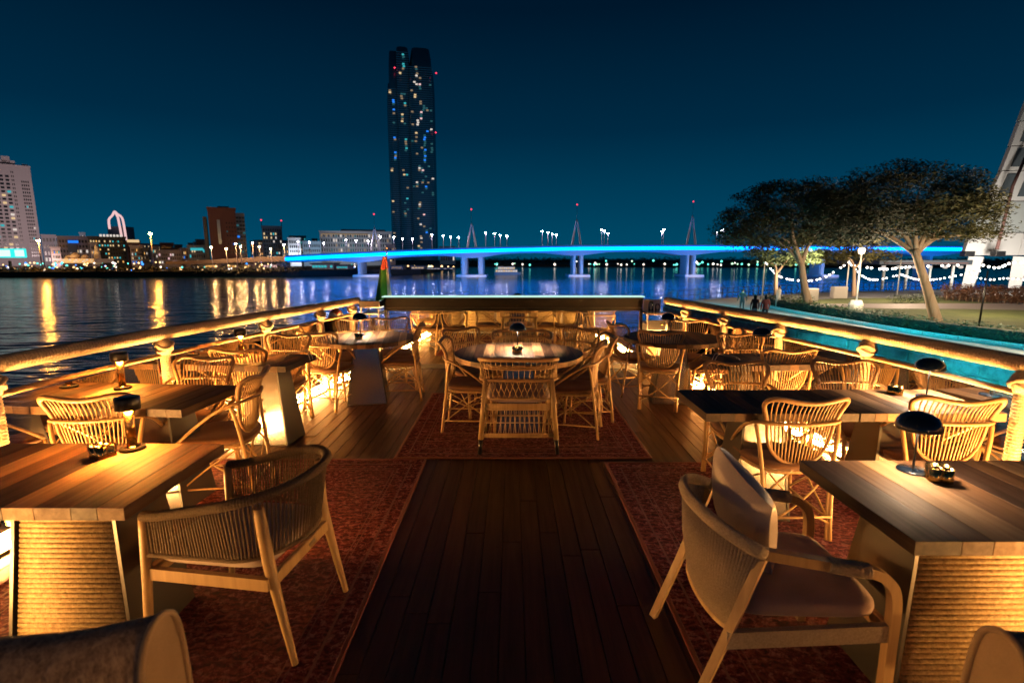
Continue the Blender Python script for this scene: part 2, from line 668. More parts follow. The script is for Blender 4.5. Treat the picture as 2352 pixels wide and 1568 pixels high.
# ------------------------------------------------------------------ railings
def ridged(path, r, pitch, n=12, depth=.12, skew=.0):
    """rope wound round a bar: every turn a ridge"""
    P = [Vector(p) for p in path]
    ln = [0.]
    for a, b in zip(P, P[1:]):
        ln.append(ln[-1] + (b - a).length)
    T = ln[-1]
    k = max(4, int(T / pitch * 4))
    b = MB()
    vs, fs = [], []

    def pos(s):
        s = min(max(s, 0), T)
        for i in range(len(P) - 1):
            if s <= ln[i + 1]:
                q = (s - ln[i]) / max(1e-9, ln[i + 1] - ln[i])
                return P[i].lerp(P[i + 1], q), (P[i + 1] - P[i]).normalized()
        return P[-1], (P[-1] - P[-2]).normalized()
    for i in range(k + 1):
        s = T * i / k
        p, t = pos(s)
        a = Vector((0, 0, 1)) if abs(t.z) < .9 else Vector((1, 0, 0))
        u = (a - t * a.dot(t)).normalized()
        v = t.cross(u)
        for j in range(n):
            an = 2 * math.pi * j / n
            ph = s / pitch + an / (2 * math.pi)
            rr = r * (1 - depth * (.5 + .5 * math.cos(2 * math.pi * ph)))
            vs.append(p + (u * math.cos(an) + v * math.sin(an)) * rr)
    for i in range(k):
        for j in range(n):
            fs.append((i * n + j, i * n + (j + 1) % n, (i + 1) * n + (j + 1) % n, (i + 1) * n + j))
    b.add(vs, fs, True)
    o = len(b.v) - (k + 1) * n
    b.f += [tuple(o + j for j in reversed(range(n))), tuple(o + k * n + j for j in range(n))]
    b.s += [False, False]
    b.mi += [0, 0]
    return b


ring_prof = []
for k in range(46):
    z = .01 + k * .0205
    ring_prof += [(.034, z), (.039, z + .007), (.039, z + .014)]
post_me = MB().lathe(ring_prof, 14).mesh('post', M['rope'])
kn = MB()
kn.lathe([(.040, .80), (.056, .83), (.064, .865), (.056, .90), (.043, .915), (.038, .93)], 14)
kn.tube([(.059 * math.cos(a), .059 * math.sin(a), .868 + .02 * math.sin(2 * a)) for a in [2 * math.pi * k / 16 for k in range(16)]], .016, 6, closed=True)
kn.tube([(.055 * math.cos(a), .055 * math.sin(a), .84 + .018 * math.cos(2 * a)) for a in [2 * math.pi * k / 16 for k in range(16)]], .014, 6, closed=True)
knot_me = kn.mesh('knot', M['rope'])
POSTS = {-1: [1.55, 2.85, 4.13, 5.40, 6.42, 7.22], 1: [1.7, 2.9, 4.06, 5.08, 6.0, 6.85]}
for s in (-1, 1):
    side = 'water side' if s < 0 else 'quay side'
    rt = thing('railing', 'rope wrapped railing with glass panels along the ' + side, 'railing', (s * hw(4), 4, 0), group='rope wrapped railings')
    off = Vector((-s * hw(4), -4, 0))
    path = smooth_path([Vector((s * hw(y), y, 1.045)) for y in (-1.5, 0, 1.5, 3, 4, 5, 6, 6.8, 7.4)], 4)
    o = ridged([p + off for p in path], .052, .022, 14, .10).build('handrail', M['rope'], rt)
    mid = smooth_path([Vector((s * (hw(y) + .015), y, .865)) for y in (-1.5, 0, 1.5, 3, 4, 5, 6, 6.8, 7.4)], 4)
    MB().tube([p + off for p in mid], .020, 8).build('lower_rail', M['timber'], rt)
    for y in POSTS[s]:
        p = put('post', post_me, rt, Vector((s * hw(y), y, .075)) + off)
        put('knot', knot_me, p)
    yy = [-.2] + POSTS[s] + [7.45]
    for a, b in zip(yy, yy[1:]):
        a2, b2 = a + .06, b - .06
        xa, xb = s * (hw(a2) + .015), s * (hw(b2) + .015)
        vs = []
        for (x, y) in ((xa, a2), (xb, b2)):
            for dx in (-.005, .005):
                for z in (.10, .842):
                    vs.append((x + dx + off.x, y + off.y, z))
        MB().add(vs, [(0, 1, 3, 2), (4, 6, 7, 5), (0, 4, 5, 1), (2, 3, 7, 6), (0, 2, 6, 4), (1, 5, 7, 3)]).build('glass_pane', M['glass'], rt)

# lifebuoys hung outside the posts
def lifebuoy(x, y, z, s, label):
    t = thing('lifebuoy', label, 'lifebuoy', (x, y, z), group='orange lifebuoys on the railings')
    ring = [(0, .17 * math.cos(a), .17 * math.sin(a)) for a in [2 * math.pi * k / 28 for k in range(28)]]
    MB().tube(ring, .058, 12, closed=True).build('ring', M['orange'], t)
    for q in range(4):
        a0 = q * math.pi / 2 + .785
        arc = [(0, .17 * math.cos(a0 + d), .17 * math.sin(a0 + d)) for d in (-.14, -.05, .05, .14)]
        MB().tube(arc, .0605, 12).build('band', M['buoy_white'], t)


lifebuoy(hw(4.06) + .14, 4.10, .62, 1, 'orange lifebuoy hung outside the second quay side post')
lifebuoy(hw(6.6) + .14, 6.60, .66, 1, 'orange lifebuoy outside the far quay side railing by the trolley')
lifebuoy(-hw(4.13) - .14, 4.12, .60, -1, 'orange lifebuoy hung outside the water side railing')
lifebuoy(-hw(7.0) - .14, 7.05, .74, -1, 'orange lifebuoy outside the far water side railing')

# ------------------------------------------------------------------ glass screen with black bar, trolleys, flag, bow wall
sc = thing('glass_screen', 'glass wind screen with a black roller cover along its top', 'wind screen', (0, 7.6, 0))
MB().box((0.02, 0, .982), (3.80, .17, .20), bev=.012).build('roller_cover', M['blackmat'], sc)
MB().box((0.02, -.0875, .93), (3.78, .006, .012)).build('seam_strip', M['black'], sc)
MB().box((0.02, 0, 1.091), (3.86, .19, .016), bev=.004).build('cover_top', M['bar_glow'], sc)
for s in (-1, 1):
    MB().box((.02 + s * 1.90, 0, .54), (.04, .06, 1.075), bev=.004).build('post', M['black'], sc)
for k, (a, b) in enumerate(((-1.87, -.63), (-.62, .66), (.67, 1.91))):
    MB().box(((a + b) / 2, .0, .48), (b - a, .012, .80)).build('glass_pane', M['glass'], sc)
MB().box((.02, 0, .0405), (3.72, .05, .07), bev=.006).build('floor_channel', M['brushed'], sc)

tr = thing('service_trolley', 'steel shelf trolley at the water side end of the glass screen', 'trolley', (-2.05, 7.55, 0))
for sx in (-1, 1):
    for sy in (-1, 1):
        MB().box((sx * .125, sy * .2, .50), (.025, .025, .98), bev=.003).build('upright', M['brushed'], tr)
for z in (.22, .56, .86):
    MB().box((0, 0, z), (.28, .44, .018), bev=.003).build('shelf', M['brushed'], tr)
MB().box((0, 0, .998), (.30, .46, .10), bev=.008).build('worktop', M['steel'], tr)
MB().box((0, .208, .44), (.22, .008, .40)).build('back_panel', M['brushed'], tr)
tr = thing('service_cabinet', 'steel cabinet with a black drawer at the quay side end of the glass screen', 'cabinet', (2.1, 7.55, 0))
MB().box((0, 0, .36), (.30, .44, .70), bev=.006).build('body', M['white_paint'], tr)
MB().box((-.01, -.228, .34), (.25, .014, .52), bev=.004).build('door', M['plank_light'], tr)
MB().box((-.01, -.228, .70), (.25, .016, .14), bev=.004).build('drawer', M['black'], tr)
MB().tube([(.03, -.245, .71), (.10, -.245, .71)], .006, 6).build('handle', M['brass'], tr)
MB().box((0, 0, .86), (.32, .46, .03), bev=.004).build('worktop', M['steel'], tr)
for sx in (-1, 1):
    MB().box((sx * .145, -.2, .78), (.02, .02, .13)).build('upright', M['brushed'], tr)
MB().box((.02, .2, .955), (.26, .012, .16)).build('back_panel', M['brushed'], tr)
for k, (dx, dy, h, lb) in enumerate(((-.06, .0, .15, 'clear glass carafe on the steel cabinet nearer the screen'), (.05, .05, .11, 'clear glass tumbler on the steel cabinet beside the carafe'))):
    tag(MB().lathe([(.03, 0), (.036, .01), (.036, h * .7), (.028, h), (.025, h), (.032, h * .7), (.032, .012), (.0, .012)], 16, cap=False).build('glass_carafe' if k == 0 else 'glass_tumbler', M['glass'], None, (2.1 + dx, 7.5 + dy, .876)), lb, 'carafe' if k == 0 else 'tumbler')

# flag on its staff
fl = thing('flag', 'green white and red flag hanging slack from a short staff', 'flag', (-1.87, 7.74, 0))
MB().tube([(0, 0, 0.003), (0, 0, 1.72), (.0, 0, 1.78)], [.011, .009, .006], 8).build('staff', M['white_paint'], fl)
MB().lathe([(.004, 0), (.016, .012), (.016, .03), (.004, .045)], 10, (0, 0, 1.775)).build('finial', M['white_paint'], fl)
fm = {'r': fabric('flag_red', (.75, .12, .06), (.8, .18, .10)), 'g': fabric('flag_green', (.07, .34, .03), (.12, .42, .05)), 'w': fabric('flag_white', (.62, .60, .55), (.72, .70, .66))}


def cloth(us, vs_, fn):
    return MB().grid(fn, us, vs_)


def flagpt(u, v):
    # v: 0 at the top of the staff, 1 at the foot; u: across the slack cloth
    z = 1.70 - .66 * v - .05 * u * v
    spread = .05 + .24 * v ** .9
    x = -.01 - spread * (u - .28) * .95
    y = -.02 - .03 * math.sin(9 * u + 2.5 * v) * (0.3 + v)
    return Vector((x, y, z))


for nm, key, v0, v1, u0, u1 in (('red_band', 'r', 0.04, .32, .0, 1.0), ('green_band', 'g', .31, 1., .30, 1.0), ('white_band', 'w', .30, 1., 0., .31)):
    o = cloth(12, 16, lambda u, v: flagpt(u0 + (u1 - u0) * u, v0 + (v1 - v0) * v)).build(nm, fm[key], fl)
    md = o.modifiers.new('thickness', 'SOLIDIFY')
    md.thickness = .004

# bow wall of woven panels
bw = thing('bow_parapet', 'low parapet of woven rope panels closing off the bow', 'parapet', (0, 11.3, 0))
MB().box((0, .05, .40), (3.7, .06, .80), bev=.01).build('wall_core', M['white_paint'], bw)
MB().box((0, .02, .82), (3.74, .14, .035), bev=.008).build('coping', M['timber'], bw)
for k in range(5):
    x = -1.48 + k * .74
    b = MB()
    for j in range(22):
        b.tube([(x - .34, .0, .05 + j * .0335), (x + .34, .0, .05 + j * .0335)], .0165, 6)
    b.build('woven_panel', M['weave'], bw)

# ------------------------------------------------------------------ tables
def plank_tone(k, warm):
    seq = warm
    return {'d': M['plank_dark'], 'm': M['plank_mid'], 'l': M['plank_light']}[seq[k % len(seq)]]


def table_base(t, bw_, bd, tw, td, h, woven, rx=0.0):
    """truncated pyramid: plates left and right, panels front and back"""
    b4 = [(-bw_, -bd), (bw_, -bd), (bw_, bd), (-bw_, bd)]
    t4 = [(-tw, -td), (tw, -td), (tw, td), (-tw, td)]
    for s in (-1, 1):
        e = .014
        bb = [(s * bw_, -bd, .012), (s * (bw_ + e), -bd, .012), (s * (bw_ + e), bd, .012), (s * bw_, bd, .012)]
        tt = [(s * tw, -td, h), (s * (tw + e), -td, h), (s * (tw + e), td, h), (s * tw, td, h)]
        if s < 0:
            bb, tt = [bb[1], bb[0], bb[3], bb[2]], [tt[1], tt[0], tt[3], tt[2]]
        MB().hexa(bb, tt).build('side_plate', M['steel_dark'], t)
    for s in (-1, 1):
        b = MB()
        if woven:
            rows = 32
            for j in range(rows):
                q = (j + .5) / rows
                x = bw_ + (tw - bw_) * q - .012
                y = s * (bd + (td - bd) * q - .02)
                z = .012 + (h - .012) * q
                b.tube([(-x, y, z), (x, y, z)], (h / rows) * .56, 6)
            b.build('woven_panel', M['weave'], t)
        else:
            e = .012
            y0, y1 = s * (bd - .004), s * (td - .004)
            b.hexa([(-bw_ + .004, y0, .012), (bw_ - .004, y0, .012), (bw_ - .004, y0 - s * e, .012), (-bw_ + .004, y0 - s * e, .012)],
                   [(-tw + .004, y1, h), (tw - .004, y1, h), (tw - .004, y1 - s * e, h), (-tw + .004, y1 - s * e, h)])
            b.build('mirror_panel', M['steel'], t)
    MB().box((0, 0, h + .004), (tw * 2 + .2, td * 2 + .12, .006)).build('top_plate', M['steel_dark'], t)
    MB().box((0, 0, .006), (bw_ * 2 + .02, bd * 2 + .02, .006)).build('foot_plate', M['steel_dark'], t)


def rect_table(cx, cy, wx, wy, rz, label, seq, woven=False, base=(.27, .15, .17, .10), bx=0., H=.75, npl=9, topg='square timber tables'):
    t = thing('dining_table', label, 'table', (cx, cy, 0), rz, topg)
    th = .05
    ws = [rnd.uniform(.75, 1.3) for _ in range(npl)]
    sm = sum(ws)
    x = -wx / 2
    for k in range(npl):
        w_ = ws[k] / sm * wx
        MB().box((0, 0, 0), (w_ - .0008, wy, th), bev=.0012).build('plank', plank_tone(k, seq), t, (x + w_ / 2, 0, H - th / 2 + rnd.uniform(-.0008, .0008)))
        x += w_
    e = thing('pedestal', None, None, (0, 0, 0))
    bpy.data.objects.remove(e)
    tb = t
    if bx:
        # pedestal standing off centre under the top
        ped = bpy.data.objects.new('pedestal', None)
        COL.objects.link(ped)
        ped.parent = t
        ped.location = (bx, 0, 0)
        tb = ped
    table_base(tb, *base, H - th - .008, woven)
    return t


def round_table(cx, cy, r, rz, label, seq, npl=13, H=.75):
    t = thing('round_table', label, 'table', (cx, cy, 0), rz, 'round timber tables')
    th = .045
    wd = 2 * r / npl
    for k in range(npl):
        x0, x1 = -r + k * wd + .0005, -r + (k + 1) * wd - .0005
        xs = [x0 + (x1 - x0) * j / 5 for j in range(6)]
        f = lambda x: math.sqrt(max(1e-6, r * r - x * x))
        poly = [(x, -f(x)) for x in xs] + [(x, f(x)) for x in reversed(xs)]
        xm = (x0 + x1) / 2
        MB().prism([(px - xm, py) for px, py in poly], -th / 2, th / 2).build('plank', plank_tone(k, seq), t, (xm, 0, H - th / 2))
    table_base(t, .21, .21, .12, .12, H - th - .008, False)
    return t


# water side row
rect_table(-1.95, 2.08, 1.06, .66, 0, 'square timber table nearest the camera on the water side', 'dmlmdlmdml', True, (.25, .20, .19, .14), bx=.13)
rect_table(-2.46, 3.31, .98, .60, R(-4), 'square timber table with a lamp, second along the water side', 'mlmdmlmddm', False, (.20, .17, .12, .11), bx=.12)
rect_table(-2.33, 4.53, .90, .55, R(-5), 'square timber table, third along the water side', 'mdmmdmdmd', False, (.20, .16, .12, .10), bx=.14)
round_table(-1.68, 5.84, .54, R(10), 'round timber table by the water side trolley', 'mlmlmmlmlmml')
# middle
round_table(.065, 4.88, .62, 0, 'round timber table in the middle of the deck on a striped rug', 'mlmlmmlmlmlml')
# quay side row; mostly dark planks paint in the shade where lamps are off
rect_table(1.92, 1.86, 1.24, .67, 0, 'square timber table nearest the camera on the quay side', 'dmlmdmlmdml', True, (.30, .20, .23, .14), bx=-.20)
rect_table(1.59, 3.175, .90, .555, 0, 'dark half of the paired tables beside the quay side chairs', 'ddmddmdd', False, (.17, .17, .11, .10), bx=-.02)
rect_table(2.48, 3.18, .86, .56, 0, 'pale lamp lit half of the paired tables on the quay side', 'dmlmlmlml', False, (.17, .17, .11, .10), bx=-.05)
rect_table(2.26, 4.55, .86, .55, R(4), 'dark square table with an unlit lamp on the quay side', 'ddmddmdd', False, (.20, .16, .12, .10), bx=-.1)
round_table(1.86, 5.86, .55, R(-8), 'dark round table by the quay side cabinet', 'ddmdddmddmdd')
# beyond the glass
round_table(.1, 9.45, .6, 0, 'round table beyond the glass, middle of the bow', 'mlmlmm')
round_table(-1.3, 9.5, .5, 0, 'round table beyond the glass on the water side', 'llmllm')
round_table(1.35, 9.5, .45, 0, 'dark round table beyond the glass on the quay side', 'dddmdd')

# ------------------------------------------------------------------ rattan dining chair
def BY(x, z):
    y = -.205 - .13 * max(0., z - .45) + 1.05 * x * x
    if z > .70:
        y -= .045 * ((z - .70) / .16) ** 2
    return y


def B3(x, z, d=0.):
    return Vector((x, BY(x, z) + d, z))


UP = [(.196, .70), (.212, .755), (.234, .815), (.234, .85), (.205, .872), (.155, .872), (.08, .858), (0, .851)]
LO = [(.196, .70), (.190, .64), (.166, .56), (.115, .497), (.055, .468), (0, .461)]
upath = smooth_path([B3(x, z) for x, z in UP] + [B3(-x, z) for x, z in reversed(UP[:-1])], 4)
lpath = smooth_path([B3(x, z) for x, z in LO] + [B3(-x, z) for x, z in reversed(LO[:-1])], 4)


def zat(path, x):
    best = None
    for a, b in zip(path, path[1:]):
        if (a.x - x) * (b.x - x) <= 0 and abs(a.x - b.x) > 1e-6:
            q = (x - a.x) / (b.x - a.x)
            z = a.z + (b.z - a.z) * q
            best = z if best is None else max(best, z) if path is upath else min(best, z)
    return best


CH = {}
CH['back_frame'] = (MB().tube(upath, .0145, 9).mesh('back_frame', M['rattan_dark']), None)
CH['lower_frame'] = (MB().tube(lpath, .0105, 8).mesh('lower_frame', M['rattan_dark']), None)
arm = [(.205, .205, .445), (.238, .09, .545), (.256, -.04, .645), (.254, -.14, .70), (.222, BY(.2, .715) - .006, .717), (.15, BY(.15, .717) - .018, .717), (0, BY(0, .717) - .02, .717)]
arm = smooth_path(arm + [(-x, y, z) for x, y, z in reversed(arm[:-1])], 4)
CH['arm_rail'] = (MB().tube(arm, .0105, 8).mesh('arm_rail', M['rattan']), None)
spin = []
NS = 17
for i in range(NS):
    q = (i - (NS - 1) / 2) / ((NS - 1) / 2)
    xt, xb = q * .205, q * .150
    zt, zb = zat(upath, xt), zat(lpath, xb)
    pts = [B3(xb + (xt - xb) * k / 6, zb + (zt - zb) * k / 6, .004) for k in range(7)]
    spin.append(MB().tube(pts, .0048, 5))
allsp = MB()
for b in spin:
    allsp.add(b.v, b.f, True)
CH['spindle_row'] = allsp.mesh('spindle_row', M['rattan'])
CH['spindle'] = [b.mesh('spindle', M['rattan']) for b in spin]
legs = []
for s in (-1, 1):
    b = MB()
    b.tube(smooth_path([(s * .198, -.262, 0), (s * .200, -.235, .22), (s * .212, -.205, .45), (s * .236, -.185, .62), (s * .247, -.165, .70)], 3), .0125, 8)
    b.tube(smooth_path([(s * .180, -.255, 0), (s * .184, -.232, .20), (s * .196, -.208, .43)], 3), .0085, 6)
    legs.append(b.mesh('leg', M['rattan']))
    b = MB()
    b.tube(smooth_path([(s * .212, .245, 0), (s * .208, .230, .22), (s * .204, .205, .445)], 3), .0125, 8)
    b.tube(smooth_path([(s * .194, .240, 0), (s * .190, .224, .20), (s * .188, .200, .42)], 3), .0085, 6)
    legs.append(b.mesh('leg', M['rattan']))
CH['leg'] = legs
crn = [(-.205, -.262), (.205, -.262), (.212, .245), (-.212, .245)]
br = []
for k in range(4):
    a, c = crn[k], crn[(k + 1) % 4]
    A = lambda q, z: Vector((a[0] + (c[0] - a[0]) * q, a[1] + (c[1] - a[1]) * q, z)) * 1.0
    inn = lambda v: Vector((v.x * (1 - .10 * (v.z / .45)), v.y * (1 - .15 * (v.z / .45)), v.z))
    b = MB()
    for q0, q1 in ((0.03, .97), (.97, .03)):
        pts = [inn(A(q0 + (q1 - q0) * t, .415 - .30 * t + .03 * math.sin(math.pi * t) * (1 if k % 2 else -1))) for t in [j / 8 for j in range(9)]]
        b.tube(pts, .0062, 5)
    br.append(b.mesh('cross_brace', M['rattan']))
CH['cross_brace'] = br
st = []
for k in range(4):
    a, c = crn[k], crn[(k + 1) % 4]
    z = .13 if k % 2 else .155
    st.append(MB().tube([(a[0] * .97, a[1] * .97, z), (c[0] * .97, c[1] * .97, z)], .0075, 6).mesh('stretcher', M['rattan']))
CH['stretcher'] = st
b = MB()
for s in (-1, 1):
    b.tube(smooth_path([B3(0, .462, -.004), (s * .07, -.225, .41), (s * .195, -.235, .30)], 4), .0072, 6)
CH['back_strut'] = (b.mesh('back_strut', M['rattan']), None)


def seat_fn(u, v):
    a = 2 * math.pi * u
    ca, sa = math.cos(a), math.sin(a)
    e = .55
    x = math.copysign(abs(ca) ** e, ca)
    y = math.copysign(abs(sa) ** e, sa)
    wv = .232 if y > 0 else .232 - .022 * -y
    prof = [(0, .462), (.5, .468), (.86, .474), (1.0, .466), (1.02, .452), (.99, .435), (.93, .43), (0, .43)]
    k = v * (len(prof) - 1)
    i = min(int(k), len(prof) - 2)
    r = prof[i][0] + (prof[i + 1][0] - prof[i][0]) * (k - i)
    z = prof[i][1] + (prof[i + 1][1] - prof[i][1]) * (k - i)
    if y > 0 and v < .6:
        z -= .014 * (y * r) ** 2
    return Vector((x * wv * r, .01 + y * .238 * r, z))


CH['seat'] = (MB().grid(seat_fn, 32, 8, closed_u=True).mesh('seat', M['seat']), None)
rimp = [Vector((seat_fn(k / 28, 5 / 7).x * .97, seat_fn(k / 28, 5 / 7).y * .97, .420)) for k in range(28)]
CH['seat_rim'] = (MB().tube(rimp, .012, 7, closed=True).mesh('seat_rim', M['rattan']), None)


def rattan_chair(x, y, deg, label, detail=False):
    t = thing('rattan_chair', label, 'chair', (x, y, .0015), R(deg), 'rattan dining chairs')
    for k in ('seat', 'seat_rim', 'back_frame', 'lower_frame', 'arm_rail', 'back_strut'):
        put(k, CH[k][0], t)
    if detail:
        for me in CH['spindle']:
            put('spindle', me, t)
    else:
        o = put('spindle_row', CH['spindle_row'], t)
        o['kind'] = 'stuff'
    for k in ('leg', 'cross_brace', 'stretcher'):
        for me in CH[k]:
            put(k, me, t)
    return t


chairs = [
    # quay side
    (1.66, 3.04, 2, 'rattan chair with its back to the camera at the dark paired table', 1),
    (2.56, 3.05, -6, 'rattan chair right behind the near mushroom lamp, back to camera at the pale paired table', 1),
    (1.68, 3.52, 180, 'rattan chair facing the camera across the dark half of the paired tables', 1),
    (2.50, 3.56, 176, 'rattan chair facing the camera across the pale lamp lit half of the paired tables', 1),
    (2.40, 4.60, 2, 'rattan chair with its back to the paired tables, at the dark square quay side table', 1),
    (2.36, 4.98, 182, 'rattan chair on the far side of the dark square quay side table', 0),
    (2.25, 5.62, 75, 'rattan chair between the dark round table and the quay side railing', 0),
    (1.66, 5.66, -16, 'rattan chair with its back to the camera at the dark round table', 1),
    (1.50, 6.22, -72, 'rattan chair on the aisle side of the dark round table', 0),
    (2.16, 6.15, 165, 'rattan chair on the far side of the dark round table', 0),
    # water side
    (-2.50, 3.10, 10, 'rattan chair just behind the near cylinder lamp, back to the camera', 1),
    (-2.02, 3.42, 98, 'rattan chair at the aisle end of the second water side table, seen from its side', 1),
    (-2.42, 3.70, 178, 'rattan chair facing the camera across the second water side table', 1),
    (-2.40, 4.61, 4, 'rattan chair with its back to the camera at the third water side table', 1),
    (-2.30, 4.92, 176, 'rattan chair facing the camera across the third water side table', 0),
    (-2.03, 5.64, -14, 'rattan chair with its back to the camera at the water side round table', 1),
    (-2.16, 6.04, -98, 'rattan chair between the water side round table and the railing', 0),
    (-1.98, 6.30, 188, 'rattan chair behind the small mushroom lamp of the water side round table', 0),
    (-1.50, 6.46, 205, 'rattan chair on the far aisle side of the water side round table', 0),
    (-1.34, 5.98, 96, 'rattan chair on the aisle side of the water side round table', 1),
    # middle
    (-.40, 4.86, -92, 'rattan chair on the water side of the middle round table, nearer the camera', 1),
    (-.42, 5.42, -142, 'rattan chair on the far water side corner of the middle round table', 0),
    (.58, 4.73, 76, 'rattan chair on the quay side of the middle round table, nearest the camera', 1),
    (.74, 5.14, 96, 'rattan chair on the quay side of the middle round table, second from the camera', 0),
    (.62, 5.52, 138, 'rattan chair on the far quay side corner of the middle round table', 0),
    # beyond the glass
    (-1.50, 8.92, 0, 'rattan chair beyond the glass at the water side bow table, outer one', 0),
    (-1.08, 9.02, 25, 'rattan chair beyond the glass at the water side bow table, inner one', 0),
    (-.44, 9.30, -88, 'rattan chair beyond the glass on the water side of the bow middle table', 0),
    (.66, 9.30, 86, 'rattan chair beyond the glass on the quay side of the bow middle table', 0),
    (1.02, 9.15, -20, 'rattan chair beyond the glass on the aisle side of the dark bow table', 0),
    (1.46, 8.62, 5, 'rattan chair beyond the glass standing close behind the screen on the quay side', 0),
    (-1.62, 9.95, 185, 'rattan chair beyond the glass on the far side of the water side bow table', 0),
]
for x, y, d, lb, dt in chairs:
    rattan_chair(x, y, d, lb, bool(dt))

# ------------------------------------------------------------------ wide rattan armchair
def arm_loop(z, wx, yb, yf, back_lift):
    pts = []
    for k in range(17):
        a = math.pi * (k / 16) + math.pi
        x = wx * math.cos(a)
        y = yb * 1.0 - (yb - 0) * 0 + (.0)
        pts.append((x, yb + (.26) * (1 + math.sin(a)), z + back_lift * max(0, -math.sin(a)) ** 1.5))
    return [(-wx, yf, z - .02)] + pts + [(wx, yf, z - .02)]


AC = {}
TP = [(-.312, -.06, .745), (-.328, -.15, .785), (-.318, -.245, .806), (-.262, -.318, .815), (-.15, -.350, .82), (0, -.360, .822)]
TP = TP + [(-x, y, z) for x, y, z in reversed(TP[:-1])]
top = smooth_path(TP, 4)
AB = [(-.325, -.10, .62), (-.322, -.19, .63), (-.29, -.262, .635), (-.24, -.288, .638), (-.13, -.308, .64), (0, -.315, .64)]
ABp = smooth_path(AB + [(-x, y, z) for x, y, z in reversed(AB[:-1])], 4)
AC['top_rail'] = MB().tube(top, .019, 9).mesh('top_rail', M['rattan_dark'])
mid_ = smooth_path([(-.27, .20, .56), (-.315, .0, .60), (-.325, -.16, .625), (-.29, -.262, .635), (-.2, -.30, .64), (0, -.315, .64), (.2, -.30, .64), (.29, -.262, .635), (.325, -.16, .625), (.315, .0, .60), (.27, .20, .56)], 4)
AC['arm_rail'] = MB().tube(mid_, .015, 8).mesh('arm_rail', M['rattan_dark'])
b = MB()
for zz, x_, r_ in ((.738, .300, .008), (.755, .302, .006)):
    b.tube(smooth_path([(-x_ - .022, -.15, zz), (-x_, -.25, zz), (-.25, -.302, zz), (-.14, -.336, zz), (0, -.346, zz), (.14, -.336, zz), (.25, -.302, zz), (x_, -.25, zz), (x_ + .022, -.15, zz)], 3), r_, 6)
AC['back_band'] = b.mesh('back_band', M['rattan'])
legs = []
for sx in (-1, 1):
    legs.append(MB().tube([(sx * .318, -.30, .13), (sx * .275, -.285, .64)], [.023, .021], 10).mesh('leg', M['cane']))
    legs.append(MB().tube([(sx * .300, .27, .13), (sx * .285, .22, .57)], [.021, .019], 10).mesh('leg', M['cane']))
AC['leg'] = legs
feet = []
for sx in (-1, 1):
    feet.append(MB().tube([(sx * .329, -.304, 0), (sx * .318, -.30, .1295)], [.015, .020], 10).mesh('foot', M['black']))
    feet.append(MB().tube([(sx * .305, .285, 0), (sx * .300, .27, .1295)], [.015, .020], 10).mesh('foot', M['black']))
AC['foot'] = feet
canes = []
for k in range(31):
    f = k / 30 * (len(top) - 1)
    i_, q_ = min(int(f), len(top) - 2), f - min(int(f), len(top) - 2)
    pt, pb = top[i_].lerp(top[i_ + 1], q_), ABp[i_].lerp(ABp[i_ + 1], q_)
    canes.append(MB().tube([pb, pb.lerp(pt, .5) + Vector((0, .004, 0)), pt], .0048, 5).mesh('cane', M['cane']))
for k in range(22):                       # crossed canes below the arm rail
    q = -1 + 2 * k / 21
    dx = .03 if k % 2 else -.03
    canes.append(MB().tube([(q * .245 + dx, -.288, .475), (q * .262 - dx, -.306, .635)], .0042, 5).mesh('cane', M['cane']))
for k in range(27):                       # skirt
    q = -1 + 2 * k / 26
    x = q * .262
    canes.append(MB().tube([(x * 1.06, -.298, .165), (x * 1.0 + (.008 if k % 2 else -.008), -.292, .27), (x * .97, -.288, .40)], .0042, 5).mesh('cane', M['cane']))
AC['cane'] = canes
b = MB()
for j in range(3):
    b.tube([(-.30, -.300, .150 + .013 * j), (.30, -.300, .150 + .013 * j)], .008, 6)
for j in range(5):
    b.tube([(-.285, -.293, .385 + .012 * j), (.285, -.293, .385 + .012 * j)], .0075, 6)
b.tube([(-.29, -.294, .272), (.29, -.294, .272)], .006, 6)
b.tube([(-.285, -.292, .478), (.285, -.292, .478)], .008, 6)
for sx in (-1, 1):
    for z in (.16, .40, .43):
        b.tube([(sx * .305, -.30, z), (sx * .295, .26, z)], .009, 6)
b.tube([(-.29, .25, .42), (.29, .25, .42)], .013, 6)
b.tube([(-.29, .26, .16), (.29, .26, .16)], .009, 6)
AC['woven_band'] = b.mesh('woven_band', M['cane'])


def pad(wx, wy, th, z0, y0=0., e=.4, puff=.35):
    def fn(u, v):
        a = 2 * math.pi * u
        ca, sa = math.cos(a), math.sin(a)
        x, y = math.copysign(abs(ca) ** e, ca), math.copysign(abs(sa) ** e, sa)
        b_ = -math.pi / 2 + math.pi * v
        r = abs(math.cos(b_)) ** .35
        return Vector((x * wx * r, y0 + y * wy * r, z0 + th / 2 + math.copysign(abs(math.sin(b_)) ** .75, math.sin(b_)) * th / 2 * (1 + puff * (1 - r))))
    return MB().grid(fn, 40, 15, closed_u=True)


AC['seat_cushion'] = pad(.275, .265, .085, .425, -.01).mesh('seat_cushion', M['cushion'])


def rattan_armchair(x, y, deg, label):
    t = thing('rattan_armchair', label, 'armchair', (x, y, .015), R(deg), 'wide rattan armchairs')
    for k in ('top_rail', 'arm_rail', 'back_band', 'woven_band', 'seat_cushion'):
        put(k, AC[k], t)
    for l, f in zip(AC['leg'], AC['foot']):
        o = put('leg', l, t)
        put('foot', f, o)
    for c in AC['cane']:
        put('cane', c, t)
    return t


rattan_armchair(.055, 4.43, 0, 'wide woven rattan armchair with black feet, back to the camera at the middle table')
rattan_armchair(.11, 5.46, 180, 'wide rattan armchair facing the camera across the middle round table')
rattan_armchair(.12, 8.98, 0, 'wide rattan armchair beyond the glass, back to the camera')

